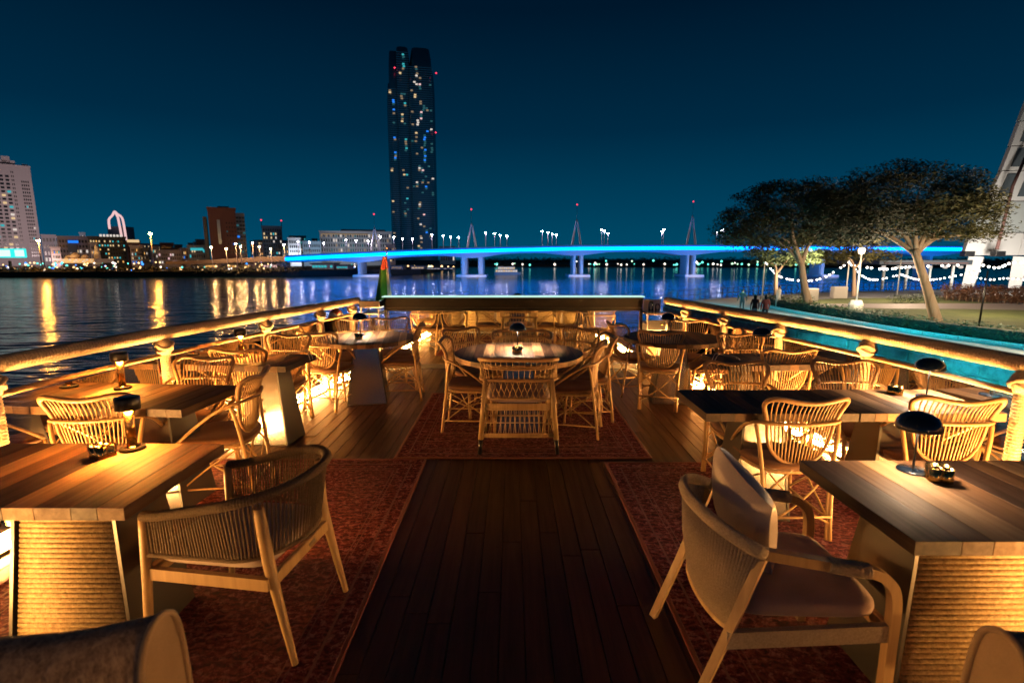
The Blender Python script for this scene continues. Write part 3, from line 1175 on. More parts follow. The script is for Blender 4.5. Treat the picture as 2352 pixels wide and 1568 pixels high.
# ------------------------------------------------------------------ rope backed timber armchair (water side)
def rope_armchair():
    # local: faces +Y; built from the feet seen in the photograph
    t = thing('rope_armchair', 'timber armchair with dark cord barrel back at the near water side table', 'armchair', (-1.20, 2.13, .0145), R(83))
    feet_ = [(-.31, .37), (.20, .37), (-.265, -.36), (.165, -.375)]
    # legs: near front, far front, near rear, far rear  (local x: + is away from the camera)
    W, Dp = .235, .26
    lg = {}
    fr, re = .24, -.235
    for sx in (-1, 1):
        MB().tube(smooth_path([(sx * .262, .285, 0), (sx * .258, .262, .30), (sx * .252, .245, .62)], 4), [.0145, .016, .017, .018, .0185, .019, .0195, .02, .02], 10).build('leg', M['timber'], t)
        pts = smooth_path([(sx * .235, -.345, 0), (sx * .228, -.285, .30), (sx * .225, -.255, .47), (sx * .240, -.245, .68)], 4)
        n_ = len(pts)
        MB().tube(pts, [.0135 + .011 * min(1, i / (n_ * .45)) - (.004 * max(0, (i - n_ * .7) / (n_ * .3))) for i in range(n_)], 10).build('leg', M['timber'], t)
    # seat frame rails
    for sx in (-1, 1):
        b = MB()
        b.hexa([(sx * .25 - .012, -.27, .335), (sx * .25 + .012, -.27, .335), (sx * .25 + .012, .25, .345), (sx * .25 - .012, .25, .345)],
               [(sx * .25 - .012, -.27, .385), (sx * .25 + .012, -.27, .385), (sx * .25 + .012, .25, .395), (sx * .25 - .012, .25, .395)])
        b.build('seat_rail', M['timber'], t)
    MB().box((0, -.272, .36), (.47, .026, .055), bev=.005).build('seat_rail', M['timber'], t)
    MB().box((0, .25, .37), (.48, .026, .055), bev=.005).build('seat_rail', M['timber'], t)
    MB().box((.06, -.2865, .362), (.05, .003, .016)).build('maker_plate', M['brushed'], t)
    pad(.238, .262, .075, .392, .0, .35, .2).build('seat_cushion', M['cushion_pale'], t)
    # barrel rails

    def barrel(z_arm, z_back, out, q):
        """q 0..1 round the barrel from one arm front to the other"""
        h = 0
        if q < .26:
            k = q / .26
            x, y = -.258 - out * k, .245 - .36 * k
        elif q > .74:
            k = (1 - q) / .26
            x, y = .258 + out * k, .245 - .36 * k
        else:
            k = (q - .26) / .48
            a = math.pi + math.pi * k
            x, y = (.258 + out) * math.cos(a), -.115 + (.205 + out * 1.2) * math.sin(a)
        z = z_arm + (z_back - z_arm) * max(0, math.sin(math.pi * q)) ** 1.4
        return Vector((x, y, z))
    topp = [barrel(.622, .745, .04, k / 60) for k in range(61)]
    b = ridged(topp, .022, .0105, 10, .16)
    b.build('top_rail', M['cord'], t)
    low = [barrel(.455, .455, .0, k / 60) for k in range(61)]
    MB().tube(low, .010, 8).build('lower_rail', M['cord'], t)
    b = MB()
    for k in range(1, 104):
        q = k / 104
        p0, p1 = barrel(.455, .455, .0, q), barrel(.622, .745, .04, q)
        jit = Vector((rnd.uniform(-.001, .001), rnd.uniform(-.001, .001), 0))
        b.tube([p0 + jit, p0.lerp(p1, .5) + (p0 - p1).cross(Vector((0, 0, 1))) * 0 + jit, p1], .0043, 5)
    o = b.build('cord_weave', M['cord'], t)
    o['kind'] = 'stuff'
    return t


rope_armchair()

# ------------------------------------------------------------------ bent timber armchair with pillow (quay side)
def bent_armchair():
    t = thing('bent_armchair', 'pale timber armchair with woven shell and mauve cushion at the near quay side table', 'armchair', (1.035, 1.86, .0145), R(-92))
    t.scale = (.95, .93, .97)

    def strap(pts, w_, th, m, name):
        """flat bar of width w_ swept along a side profile"""
        P = smooth_path(pts, 5)
        vs, fs = [], []
        n_ = len(P)
        for i, p in enumerate(P):
            tg = (P[min(i + 1, n_ - 1)] - P[max(i - 1, 0)]).normalized()
            nr = Vector((1, 0, 0)).cross(tg)
            nr = nr.normalized() if nr.length > 1e-4 else Vector((0, 0, 1))
            for a, c in ((-1, -1), (1, -1), (1, 1), (-1, 1)):
                vs.append(p + Vector((a * w_ / 2, 0, 0)) + nr * c * th / 2)
        for i in range(n_ - 1):
            for j in range(4):
                fs.append((i * 4 + j, i * 4 + (j + 1) % 4, i * 4 + 4 + (j + 1) % 4, i * 4 + 4 + j))
        fs += [(3, 2, 1, 0), tuple((n_ - 1) * 4 + j for j in range(4))]
        b = MB().add(vs, fs)
        b.s = [False] * len(b.f)
        return b.build(name, m, t)

    for sx in (-1, 1):
        x = sx * .285
        # front leg bends over into the arm, the arm runs back and widens into the top of the shell
        strap([(x, .300, 0), (x, .300, .30), (x, .297, .50), (x, .265, .575), (x, .19, .612), (x, .0, .640), (x * .99, -.18, .668)], .034, .036, M['timber'], 'arm_frame')
        MB().tube(smooth_path([(x * .98, -.42, 0), (x * .97, -.30, .32), (x * .97, -.185, .65)], 3), .023, 4, smooth=False).build('leg', M['timber'], t)
        wr = ridged([(x, .195, .612), (x, .10, .6255), (x, .045, .634)], .0285, .009, 12, .14)
        wr.build('arm_wrap', M['pale_cord'], t)
        MB().hexa([(x - .012, -.30, .30), (x + .012, -.30, .30), (x + .012, .29, .345), (x - .012, .29, .345)],
                  [(x - .012, -.30, .365), (x + .012, -.30, .365), (x + .012, .29, .41), (x - .012, .29, .41)]).build('seat_rail', M['pale_cord'], t)
    MB().box((0, .292, .375), (.55, .024, .06), bev=.004).build('seat_rail', M['timber'], t)
    # shell: cords from the curved top rail down to the back of the seat

    def topc(q):
        a = math.pi + math.pi * q
        return Vector((.287 * math.cos(a), -.18 + .20 * math.sin(a), .668 + .085 * (-math.sin(a))))

    def botc(q):
        a = math.pi + math.pi * q
        return Vector((.235 * math.cos(a), -.245 + .075 * math.sin(a), .335))
    MB().tube([topc(k / 24) for k in range(25)], .021, 9, squash=(1.25, .8)).build('top_rail', M['pale_cord'], t)
    b = MB()
    for k in range(1, 54):
        q = k / 54
        p0, p1 = botc(q), topc(q)
        b.tube([p0, p0.lerp(p1, .5) + Vector((0, -.012, 0)), p1], .0066, 6)
    o = b.build('cord_shell', M['pale_cord'], t)
    o['kind'] = 'stuff'
    MB().tube([botc(k / 16) for k in range(17)], .013, 7).build('lower_rail', M['timber'], t)
    pad(.262, .285, .095, .385, .01, .32, .15).build('seat_cushion', M['cushion'], t)
    return t


bent_armchair()


def pillow(loc, rot, w_, th, label):
    def fn(u, v):
        x, y = 2 * u - 1, 2 * v - 1
        ex = 1 - .10 * (1 - abs(y) ** 2)
        ey = 1 - .10 * (1 - abs(x) ** 2)
        return x * ex, y * ey, (max(0, 1 - x * x) * max(0, 1 - y * y)) ** .42
    n_ = 21
    b = MB()
    for s in (-1, 1):
        def g(u, v, s=s):
            x, y, h = fn(u, v)
            wr = .06 * math.sin(9 * x + 4 * y) * (abs(x * y))
            return Vector((x * w_ / 2, s * h * th / 2 * (1 + wr), y * w_ / 2))
        b.grid(g, n_, n_)
    o = b.build('pillow', M['cushion_pale'])
    o.location = loc
    o.rotation_euler = rot
    return tag(o, label, 'pillow')


pillow((.905, 1.875, .685), (R(16), R(16), R(-80)), .37, .17, 'square satin pillow propped against the back of the pale timber armchair')

# ------------------------------------------------------------------ upholstered tub chairs in the near corners
def tub_chair(x, y, deg, label, sx=1):
    t = thing('tub_chair', label, 'armchair', (x, y, .0145), R(deg), 'upholstered tub chairs')
    t.scale.z = .91
    # back rest: a padded slab with a rolled top, side faces edged with piping
    prof = [(-.35, .26), (-.385, .46), (-.39, .66), (-.375, .78), (-.325, .845), (-.265, .84), (-.225, .78), (-.205, .60), (-.195, .26)]
    pr = smooth_path([(0, a, b) for a, b in prof], 4)
    W = .40
    b = MB()
    nx = 13

    def bulge(q):
        return 1 - .10 * abs(q) ** 4
    vs, fs = [], []
    for i in range(nx):
        q = -1 + 2 * i / (nx - 1)
        for p in pr:
            k = bulge(q)
            vs.append((q * W, (p.y + .30) * k - .30 + .11 * q * q, (p.z - .26) * (1 - .03 * abs(q) ** 5) + .26 + .006 * math.sin(7 * q)))
    m_ = len(pr)
    for i in range(nx - 1):
        for j in range(m_ - 1):
            fs.append((i * m_ + j, i * m_ + j + 1, (i + 1) * m_ + j + 1, (i + 1) * m_ + j))
        fs.append((i * m_ + m_ - 1, i * m_, (i + 1) * m_, (i + 1) * m_ + m_ - 1))
    b.add(vs, fs, True)
    b.build('backrest', M['tub'], t)
    for s, i in ((-1, 0), (1, nx - 1)):
        ring_ = [Vector(vs[i * m_ + j]) for j in range(m_)]
        c = sum(ring_, Vector()) / m_
        bb = MB()
        bb.add([c + Vector((s * .012, 0, 0))] + [p + (c - p) * .0 for p in ring_], [(0, j + 1, (j + 1) % m_ + 1) if s > 0 else (0, (j + 1) % m_ + 1, j + 1) for j in range(m_)], True)
        bb.build('side_panel', M['piping'], t)
        MB().tube([p + Vector((s * .003, 0, 0)) for p in ring_], .0085, 7, closed=True).build('piping', M['piping'], t)
    pad(.21, .17, .10, .27, -.04, .3, .1).build('seat_cushion', M['tub'], t)
    MB().box((0, -.05, .26), (.44, .36, .07), bev=.02).build('seat_base', M['tub'], t)
    MB().box((-.05, -.392, .60), (.50, .014, .022), bev=.005).build('back_slot', M['blackmat'], t)
    for sx_ in (-1, 1):
        for sy in (-1, 1):
            MB().tube([(sx_ * .22, sy * .17 - .05, 0), (sx_ * .20, sy * .15 - .05, .24)], [.014, .02], 8).build('leg', M['timber'], t)
    return t


tub_chair(-1.28, 1.32, 1, 'grey brown upholstered tub chair in the near corner on the water side')
tub_chair(1.58, 1.27, -1, 'grey brown upholstered tub chair in the near corner on the quay side')

# ------------------------------------------------------------------ table lamps, candle holders
TOP = .7512


def cyl_lamp(x, y, z, label, on=True):
    t = thing('cylinder_lamp', label, 'lamp', (x, y, z), 0, 'cylinder table lamps')
    MB().lathe([(.052, 0), (.054, .004), (.054, .012), (.046, .016), (.0, .016)], 24, cap=False).build('base', M['blackmat'], t)
    MB().lathe([(.036, .0), (.036, .003), (.0, .003)], 20, (0, 0, .0162), cap=False).build('glow_disc', M['brass'], t)
    MB().lathe([(.021, .019), (.021, .20)], 18).build('stem', M['brass'], t)
    MB().lathe([(.0, .256), (.049, .256), (.052, .252), (.052, .198), (.049, .196), (.046, .20), (.046, .215)], 26, cap=False).build('cap', M['black'], t)
    MB().lathe([(.022, .213), (.044, .213), (.044, .209), (.022, .209)], 22, cap=False).build('bulb', M['lamp_amber'] if on else M['lamp_dim'], t)


def dome_lamp(x, y, z, label, on=True, k=1.0):
    t = thing('mushroom_lamp', label, 'lamp', (x, y, z), 0, 'mushroom table lamps')
    MB().lathe([(.060, 0), (.060, .005), (.055, .008), (.0, .008)], 26, cap=False).build('base', M['lampshade'], t)
    MB().tube([(0, 0, .008), (0, 0, .205)], .0048, 8).build('stem', M['black'], t)
    MB().lathe([(.0, .262), (.022, .2605), (.044, .254), (.064, .241), (.078, .222), (.083, .202), (.084, .188), (.081, .186), (.078, .200), (.068, .216), (.045, .232), (.0, .240)], 30, cap=False).build('shade', M['lampshade'], t)
    MB().lathe([(.010, .222), (.034, .222), (.034, .216), (.010, .216)], 20, cap=False).build('bulb', (M['lamp_bright'] if k > 1 else M['lamp_warm']) if on else M['lamp_dim'], t)


def candle(x, y, z, label, n=4, k=1.0):
    t = thing('candle_holder', label, 'candle holder', (x, y, z), R(25), 'brass candle holders')
    for q in range(n):
        a = 2 * math.pi * q / n
        p = (.026 * k * math.cos(a), .026 * k * math.sin(a), 0)
        MB().lathe([(.0, .0), (.024 * k, 0), (.025 * k, .004), (.025 * k, .056), (.023 * k, .056), (.0225 * k, .03), (.0, .03)], 18, p, cap=False).build('cup', M['brass'], t)
        MB().lathe([(.0, .032), (.019 * k, .032), (.019 * k, .044), (.0, .046)], 12, p, cap=False).build('candle', M['wax'], t)


cyl_lamp(-1.81, 2.33, TOP, 'black capped cylinder lamp glowing amber on the near water side table')
candle(-1.88, 2.24, TOP, 'brass candle holder beside the cylinder lamp on the near water side table')
cyl_lamp(-2.72, 3.48, TOP, 'black capped cylinder lamp on the second water side table')
cyl_lamp(-2.50, 4.66, TOP, 'small cylinder lamp on the third water side table', True)
dome_lamp(-1.80, 6.02, TOP, 'mushroom lamp on the water side round table', True, 2)
candle(-1.74, 5.72, TOP, 'brass candle holder on the water side round table', 3)
dome_lamp(.055, 5.08, TOP, 'mushroom lamp in the centre of the middle round table', True, 2)
candle(.05, 4.87, TOP, 'brass candle holder on the middle round table in front of its lamp', 3)
dome_lamp(1.72, 2.08, TOP, 'dark blue mushroom lamp on the near quay side table')
candle(1.755, 1.99, TOP, 'brass clover candle holder beside the lamp on the near quay side table')
dome_lamp(2.72, 3.26, TOP, 'mushroom lamp lighting the pale half of the paired tables', True, 2)
candle(2.58, 3.34, TOP, 'brass candle holder behind the chair on the pale paired table', 3)
dome_lamp(2.33, 4.72, TOP, 'unlit mushroom lamp on the dark square quay side table', False)
dome_lamp(1.84, 6.0, TOP, 'unlit mushroom lamp on the dark round table', False)
dome_lamp(.1, 9.5, TOP, 'mushroom lamp beyond the glass on the bow middle table')
def wire_rack(x, y, rz, label):
    t = thing('wire_rack', label, 'wire rack', (x, y, TOP), R(rz), 'bent wire racks')
    for k in (-1, 1):
        MB().tube(smooth_path([(-.10, k * .03, .004), (-.06, k * .03, .035), (.02, k * .03, .04), (.09, k * .03, .055), (.12, k * .03, .012), (.13, k * .03, -.03)], 4), .0035, 6).build('wire', M['brushed'], t)
    MB().tube([(.09, -.03, .055), (.09, .03, .055)], .003, 6).build('cross_wire', M['brushed'], t)
    MB().tube([(-.06, -.03, .035), (-.06, .03, .035)], .003, 6).build('cross_wire', M['brushed'], t)


wire_rack(-1.99, 4.66, 0, 'bent wire rack on the aisle edge of the third water side table')
wire_rack(1.93, 4.50, 180, 'bent wire rack on the aisle edge of the dark square quay side table')
#@@CITY@@
# ------------------------------------------------------------------ far shore and city
rc = random.Random(21)
M['facade_pale'] = mat('pale_facade', (.52, .46, .46), .8)
M['facade_grey'] = mat('grey_facade', (.34, .31, .33), .8)
M['facade_brown'] = mat('brown_facade', (.10, .042, .034), .75)
M['facade_dark'] = mat('dark_facade', (.035, .045, .055), .5)
M['facade_blue'] = mat('blue_grey_facade', (.10, .14, .19), .6)
M['tower_glass'] = mat('tower_glass', (.24, .27, .29), .3, .9)
M['tower_rib'] = mat('tower_rib', (.60, .66, .70), .4, .8)
M['dark_pane'] = mat('dark_pane', (.02, .025, .03), .2)
M['win'] = {k: emis('window_' + k, c, s, False) for k, c, s in (
    ('warm', (1, .70, .36), .8), ('amber', (1, .48, .12), 1.0), ('white', (1, .88, .78), .75), ('teal', (.06, .62, .68), .7), ('blue', (.02, .22, .95), 1.1),
    ('dimwarm', (1, .70, .42), .26), ('dimteal', (.08, .36, .42), .26), ('pink', (1, .62, .62), .9), ('red', (1, .05, .10), 2.0))}
M['bulb'] = {k: emis('bulb_' + k, c, s) for k, c, s in (
    ('orange', (1, .40, .06), 1250), ('warm', (1, .52, .18), 850), ('violet', (.80, .74, 1.0), 240), ('white', (1, .86, .74), 40), ('teal', (.25, 1, .82), 26), ('green', (.55, 1, .62), 26), ('blue', (.04, .25, 1), 30))}

land = MB()
land.prism([(-900, 141), (-150, 141), (-100, 143), (-66, 150), (-30, 170), (-30, 900), (-900, 900)], WATER_Z - 1, -2.0)
tag(land.build('shore_land', M['soil']), kind='structure')
fl_ = MB()
fl_.prism([(-60, 330), (120, 300), (400, 260), (900, 260), (900, 1200), (-60, 1200)], WATER_Z - 1, -2.2)
tag(fl_.build('far_shore_land', M['soil']), kind='structure')


def leaf_cluster(b, c, rad, n, size, r_, flat=1.0, droop=.0):
    """many leaf sized faces spread through a lump"""
    for _ in range(n):
        while True:
            p = Vector((r_.uniform(-1, 1), r_.uniform(-1, 1), r_.uniform(-1, 1)))
            if p.length < 1:
                break
        p = Vector((p.x * rad[0], p.y * rad[1], p.z * rad[2])) + c
        a = r_.uniform(0, 2 * math.pi)
        d = Vector((math.cos(a), math.sin(a), r_.uniform(-.6, .4) - droop)).normalized()
        e = d.cross(Vector((r_.uniform(-1, 1), r_.uniform(-1, 1), 1)).normalized())
        s = size * r_.uniform(.6, 1.4)
        d, e = d * s, e * s * .38
        b.add([p - d, p + e, p + d, p - e], [(0, 1, 2, 3)])


def leafmat(name, c1, c2):
    m = mat(name, c1, .7)
    v = coords(m, rnd_shift=False)
    bc(m, ramp(m, noise(m, v, .9, 4, .7), [(.35, c1), (.65, c2)]))
    return m


M['leaf'] = leafmat('acacia_leaf', (.030, .036, .010), (.085, .072, .018))
M['leaf_green'] = leafmat('green_leaf', (.04, .075, .03), (.10, .14, .055))
M['leaf_hedge'] = leafmat('hedge_leaf', (.025, .05, .022), (.06, .10, .045))
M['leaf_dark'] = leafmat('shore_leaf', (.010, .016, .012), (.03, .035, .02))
M['leaf_rust'] = leafmat('rust_leaf', (.10, .045, .028), (.20, .095, .055))
M['bark'] = wood('bark', (.30, .20, .13), (.50, .37, .27), .85, 'z', g=.12)

# dark bank planting along the left shore
b = MB()
for k in range(150):
    x = -185 + k * .82 + rc.uniform(-.5, .5)
    y = 145 + max(0, (x + 80) * .25) + rc.uniform(0, 4)
    leaf_cluster(b, Vector((x, y, -1.6)), (2.0, 1.8, rc.uniform(.5, 1.6)), 42, .42, rc)
tag(b.build('shore_shrubbery', M['leaf_dark']), kind='stuff')
b = MB()
for k in range(230):
    x = -30 + k * 1.5
    leaf_cluster(b, Vector((x, 345 - k * .2 + rc.uniform(-6, 6), .0)), (3.0, 3, rc.uniform(1.2, 3.6)), 40, .8, rc)
tag(b.build('far_treeline', M['leaf_dark']), kind='stuff')


def box_at(px0, px1, py0, py1, Y, dep):
    pm = (py0 + py1) / 2
    a, c = Vector((at(px0, pm, Y).x, Y, at(px0, py0, Y).z)), Vector((at(px1, pm, Y).x, Y, at(px1, py1, Y).z))
    return (min(a.x, c.x), max(a.x, c.x), min(a.z, c.z), max(a.z, c.z), Y, Y + dep)


def windows(t, x0, x1, z0, z1, Y, nx, nz, kinds, pl, w_=.55, h_=.55, unlit=True, cols=None):
    """lit panes as parts of their own, dark ones joined"""
    dx, dz = (x1 - x0) / nx, (z1 - z0) / nz
    panes = {}
    dark = MB()
    for i in range(nx):
        for j in range(nz):
            x, z = x0 + (i + .5) * dx, z0 + (j + .5) * dz
            pr = pl * (cols[i % len(cols)] if cols else 1)
            if rc.random() < pr:
                k = rc.choice(kinds)
                if k not in panes:
                    panes[k] = MB().box((0, 0, 0), (dx * w_, .3, dz * h_)).mesh('window', M['win'][k])
                put('window', panes[k], t, Vector((x, Y - .16, z)) - t.location)
            elif unlit:
                dark.box(Vector((x, Y - .1, z)) - t.location, (dx * w_, .25, dz * h_))
    if dark.v:
        o = dark.build('dark_window_grid', M['dark_pane'], t)
        o['kind'] = 'stuff'


def building(name, label, px0, px1, pyt, Y, dep, m, win=None, base=-2.0, cap=None):
    x0, x1, _, z1, y0, y1 = box_at(px0, px1, pyt, 600, Y, dep)
    t = thing(name, label, 'building', ((x0 + x1) / 2, Y, base), math.atan2(-(x0 + x1) / 2, Y))
    t.scale.x = math.cos(t.rotation_euler.z)
    MB().box((0, dep / 2, (z1 - base) / 2), (x1 - x0, dep, z1 - base)).build('wall', m, t)
    MB().box((0, dep / 2, z1 - base + .25), (x1 - x0 + .6, dep + .6, .5)).build('roof_parapet', cap or m, t)
    if win:
        nx, nz, kinds, pl = win[:4]
        kw = win[4] if len(win) > 4 else {}
        windows(t, x0 + .4, x1 - .4, base + 1.5, z1 - .6, Y, nx, nz, kinds, pl, **kw)
    return t, x0, x1, z1


# the pale apartment tower on the left
t, x0, x1, z1 = building('apartment_tower', 'tall pale apartment tower with rows of small windows on the left shore', -60, 86, 378, 240, 26, M['facade_pale'])
xa = at(20, 400, 240).x
xb = at(70, 400, 240).x
windows(t, x0, at(22, 400, 240).x, 2, z1 - 4, 240, 7, 22, ['white', 'teal', 'warm'], .16, .62, .52)
windows(t, at(24, 400, 240).x, at(32, 400, 240).x, 2, z1 - 2, 240, 2, 22, ['white'], .02, .5, .45)
windows(t, at(46, 400, 240).x, at(66, 400, 240).x, 2, z1 - 6, 240, 4, 22, ['white', 'teal'], .05, .6, .5)
for px0, px1, py in ((-30, 40, 366), (8, 28, 357), (56, 70, 372)):
    q = box_at(px0, px1, py, 384, 241, 10)
    MB().box(Vector(((q[0] + q[1]) / 2, 246, (q[2] + q[3]) / 2)) - t.location, (q[1] - q[0], 10, q[3] - q[2])).build('roof_block', M['facade_pale'], t)
# billboard
bb = thing('billboard', 'glowing teal and white billboard at the foot of the pale tower', 'billboard', tuple(at(20, 600, 150)))
q = box_at(-30, 58, 571, 592, 150, .6)
MB().box(Vector(((q[0] + q[1]) / 2, 150.3, (q[2] + q[3]) / 2)) - bb.location, (q[1] - q[0], .6, q[3] - q[2]), bev=.15).build('frame', emis('sign_teal', (.03, .75, .70), 1.3, False), bb)
for a, c in ((-26, 22), (34, 54)):
    q2 = box_at(a, c, 574, 589, 149.8, .3)
    MB().box(Vector(((q2[0] + q2[1]) / 2, 149.9, (q2[2] + q2[3]) / 2)) - bb.location, (q2[1] - q2[0], .2, q2[3] - q2[2])).build('panel', emis('sign_white', (.75, .95, .88), 1.1, False), bb)
MB().box((0, .3, -1.2), (.5, .5, 2.6)).build('post', M['facade_dark'], bb)

B_ = building
B_('low_block', 'plain grey block right of the pale tower', 98, 132, 541, 246, 14, M['facade_grey'], (4, 4, ['white', 'blue'], .10))
t, x0, x1, z1 = B_('office_block', 'grey office block with a blue lit bay', 134, 206, 545, 205, 16, M['facade_grey'], (9, 5, ['warm', 'white'], .12))
q = box_at(150, 172, 552, 580, 204, .5)
MB().box(Vector(((q[0] + q[1]) / 2, 204.5, (q[2] + q[3]) / 2)) - t.location, (q[1] - q[0], .8, q[3] - q[2])).build('blue_bay', M['facade_blue'], t)
q = box_at(149, 173, 552, 558, 203.6, .5)
MB().box(Vector(((q[0] + q[1]) / 2, 203.9, (q[2] + q[3]) / 2)) - t.location, (q[1] - q[0], .4, q[3] - q[2])).build('light_band', M['win']['blue'], t)
t, x0, x1, z1 = B_('dark_block', 'dark block dotted with amber lit windows', 206, 292, 546, 200, 14, M['facade_dark'], (13, 6, ['amber', 'warm', 'warm', 'teal'], .42, dict(w_=.5, h_=.42)))
for k in range(7):
    MB().box(Vector((x0 + (x1 - x0) * (.34 + .09 * k), 200, z1 + .8)) - t.location, (.9, .6, .9)).build('roof_lamp', M['win']['white'], t)
t, x0, x1, z1 = B_('banded_block', 'small brown block with a bright lit roof line', 293, 324, 556, 202, 12, M['facade_brown'], (6, 4, ['warm'], .10))
MB().box(Vector(((x0 + x1) / 2, 201.6, z1 + .4)) - t.location, ((x1 - x0) * .9, .6, 1.0)).build('light_band', M['win']['warm'], t)
B_('flat_block', 'low pale block left of the brown tower', 362, 418, 577, 190, 12, M['facade_grey'], (10, 3, ['pink', 'white'], .25))
B_('stepped_block', 'brown block with a small roof house', 370, 400, 560, 215, 12, M['facade_brown'], (5, 5, ['white'], .05))
t, x0, x1, z1 = B_('teal_block', 'low block with teal lit front left of the brown tower', 432, 474, 566, 188, 12, M['facade_blue'], (7, 3, ['teal', 'warm'], .35))
MB().box(Vector(((x0 + x1) / 2, 187.6, z1 - 1)) - t.location, ((x1 - x0) * .7, .5, .9)).build('light_band', M['win']['teal'], t)
# brown office tower
t, x0, x1, z1 = B_('brown_tower', 'dark red brown office tower with a blue grey wing', 482, 545, 480, 182, 16, M['facade_brown'])
windows(t, at(516, 500, 182).x, at(541, 500, 182).x, 3, z1 - 4, 182, 4, 8, ['blue', 'dimteal'], .10, .35, .35)
q = box_at(499, 506, 505, 560, 181.7, .5)
MB().box(Vector(((q[0] + q[1]) / 2, 181.9, (q[2] + q[3]) / 2)) - t.location, (q[1] - q[0], .4, q[3] - q[2])).build('glazed_slot', M['tower_glass'], t)
q = box_at(545, 573, 488, 596, 184, 14)
MB().box(Vector(((q[0] + q[1]) / 2, 191, (q[3] - 2) / 2)) - t.location, (q[1] - q[0], 14, q[3] + 2)).build('wing', M['facade_blue'], t)
windows(t, q[0], q[1], 2, q[3] - 1, 184, 4, 11, ['blue', 'dimteal'], .12, .8, .5)
q = box_at(474, 482, 499, 596, 183, 10)
MB().box(Vector(((q[0] + q[1]) / 2, 188, (q[3] - 2) / 2)) - t.location, (q[1] - q[0], 10, q[3] + 2)).build('stair_wing', M['facade_dark'], t)
q = box_at(514, 540, 474, 481, 186, 6)
MB().box(Vector(((q[0] + q[1]) / 2, 189, (q[2] + q[3]) / 2)) - t.location, (q[1] - q[0], 6, q[3] - q[2])).build('roof_block', M['facade_brown'], t)
t, x0, x1, z1 = B_('square_block', 'square block with lit top floor and two red roof beacons', 604, 650, 521, 260, 18, M['facade_blue'], (8, 9, ['warm', 'white', 'teal'], .26))
for x in (x0, x1):
    MB().tube([Vector((x, 261, z1)) - t.location, Vector((x, 261, z1 + 3)) - t.location], .15, 6).build('mast', M['black'], t)
    MB().lathe([(0, -.5), (.5, 0), (0, .5)], 8, tuple(Vector((x, 261, z1 + 3.2)) - t.location)).build('beacon', M['win']['red'], t)
B_('plain_block', 'plain block behind the bridge ramp', 663, 691, 548, 240, 14, M['facade_grey'], (5, 5, ['white', 'pink'], .12))
B_('low_hall', 'low teal tinted hall behind the bridge ramp', 696, 738, 556, 250, 14, M['facade_blue'], (8, 4, ['white', 'teal'], .2))
t, x0, x1, z1 = B_('long_hotel', 'long pale hotel with a lit cornice behind the bridge', 737, 902, 533, 270, 22, M['facade_grey'], (30, 6, ['white', 'dimwarm', 'dimteal'], .28, dict(w_=.45, h_=.6)))
MB().box(Vector(((x0 * .65 + x1 * .35), 269.5, z1 - 1.2)) - t.location, ((x1 - x0) * .62, .8, .45)).build('cornice_light', M['win']['dimwarm'], t)
q = box_at(790, 892, 527, 534, 275, 14)
MB().box(Vector(((q[0] + q[1]) / 2, 282, (q[2] + q[3]) / 2)) - t.location, (q[1] - q[0], 14, q[3] - q[2])).build('roof_storey', M['facade_blue'], t)
B_('gate_block', 'small gate like block right of the dark glass tower', 1010, 1046, 568, 300, 10, M['facade_blue'], (6, 2, ['white'], .3))
B_('arched_block', 'small pale arched block left of the dark glass tower', 886, 908, 563, 230, 8, M['facade_pale'], (3, 2, ['warm', 'dimwarm'], .5))

for k, (a, c, py, Y, mt_, lb) in enumerate(((128, 142, 556, 230, 'facade_dark', 'narrow dark block behind the grey office block'), (186, 200, 536, 235, 'facade_blue', 'slim blue grey block above the office block'), (208, 226, 560, 192, 'facade_grey', 'small pale house below the dark dotted block'),
                                             (300, 330, 566, 188, 'facade_pale', 'low pale house right of the brown banded block'), (326, 342, 573, 186, 'facade_dark', 'low dark house left of the tallest amber lamp'), (346, 364, 568, 205, 'facade_grey', 'low grey block right of the tallest amber lamp'),
                                             (402, 420, 564, 222, 'facade_dark', 'dark block right of the stepped brown block'), (416, 434, 572, 196, 'facade_grey', 'low block left of the teal lit block'), (452, 472, 552, 232, 'facade_dark', 'dark block behind the teal lit block'),
                                             (576, 592, 556, 236, 'facade_blue', 'blue grey block right of the brown tower'), (588, 606, 566, 206, 'facade_grey', 'low block left of the square block'), (648, 664, 560, 246, 'facade_dark', 'dark block right of the square block'),
                                             (690, 700, 566, 262, 'facade_pale', 'tiny pale block left of the low hall'), (118, 140, 570, 185, 'facade_grey', 'low grey shed between billboard and office block'))):
    B_('city_block', lb, a, c, py, Y, 8, M[mt_], (max(3, (c - a) // 4), max(3, (598 - py) // 8), ['warm', 'amber', 'teal', 'dimwarm', 'white', 'blue'], .34, dict(w_=.55, h_=.5)))

k = 0
px = 100
while px < 735:
    wd_ = rc.choice([12, 16, 20, 26])
    if not (474 < px + wd_ / 2 < 580):
        B_('row_block', 'low block, %s from the left in the far back row of the shore' % ORD[k], px, px + wd_, rc.uniform(549, 572) - (6 if 590 < px < 700 else 0), 290 + rc.uniform(0, 30), 10, M[rc.choice(['facade_grey', 'facade_dark', 'facade_blue', 'facade_blue', 'facade_pale'])],
           (max(3, wd_ // 3), 7, rc.choice([['warm', 'dimwarm'], ['teal', 'white', 'dimteal'], ['amber', 'dimwarm', 'warm'], ['blue', 'dimteal', 'white']]), rc.uniform(.25, .5), dict(w_=.6, h_=.5)))
        k += 1
    px += wd_ + rc.choice([1, 2, 6])

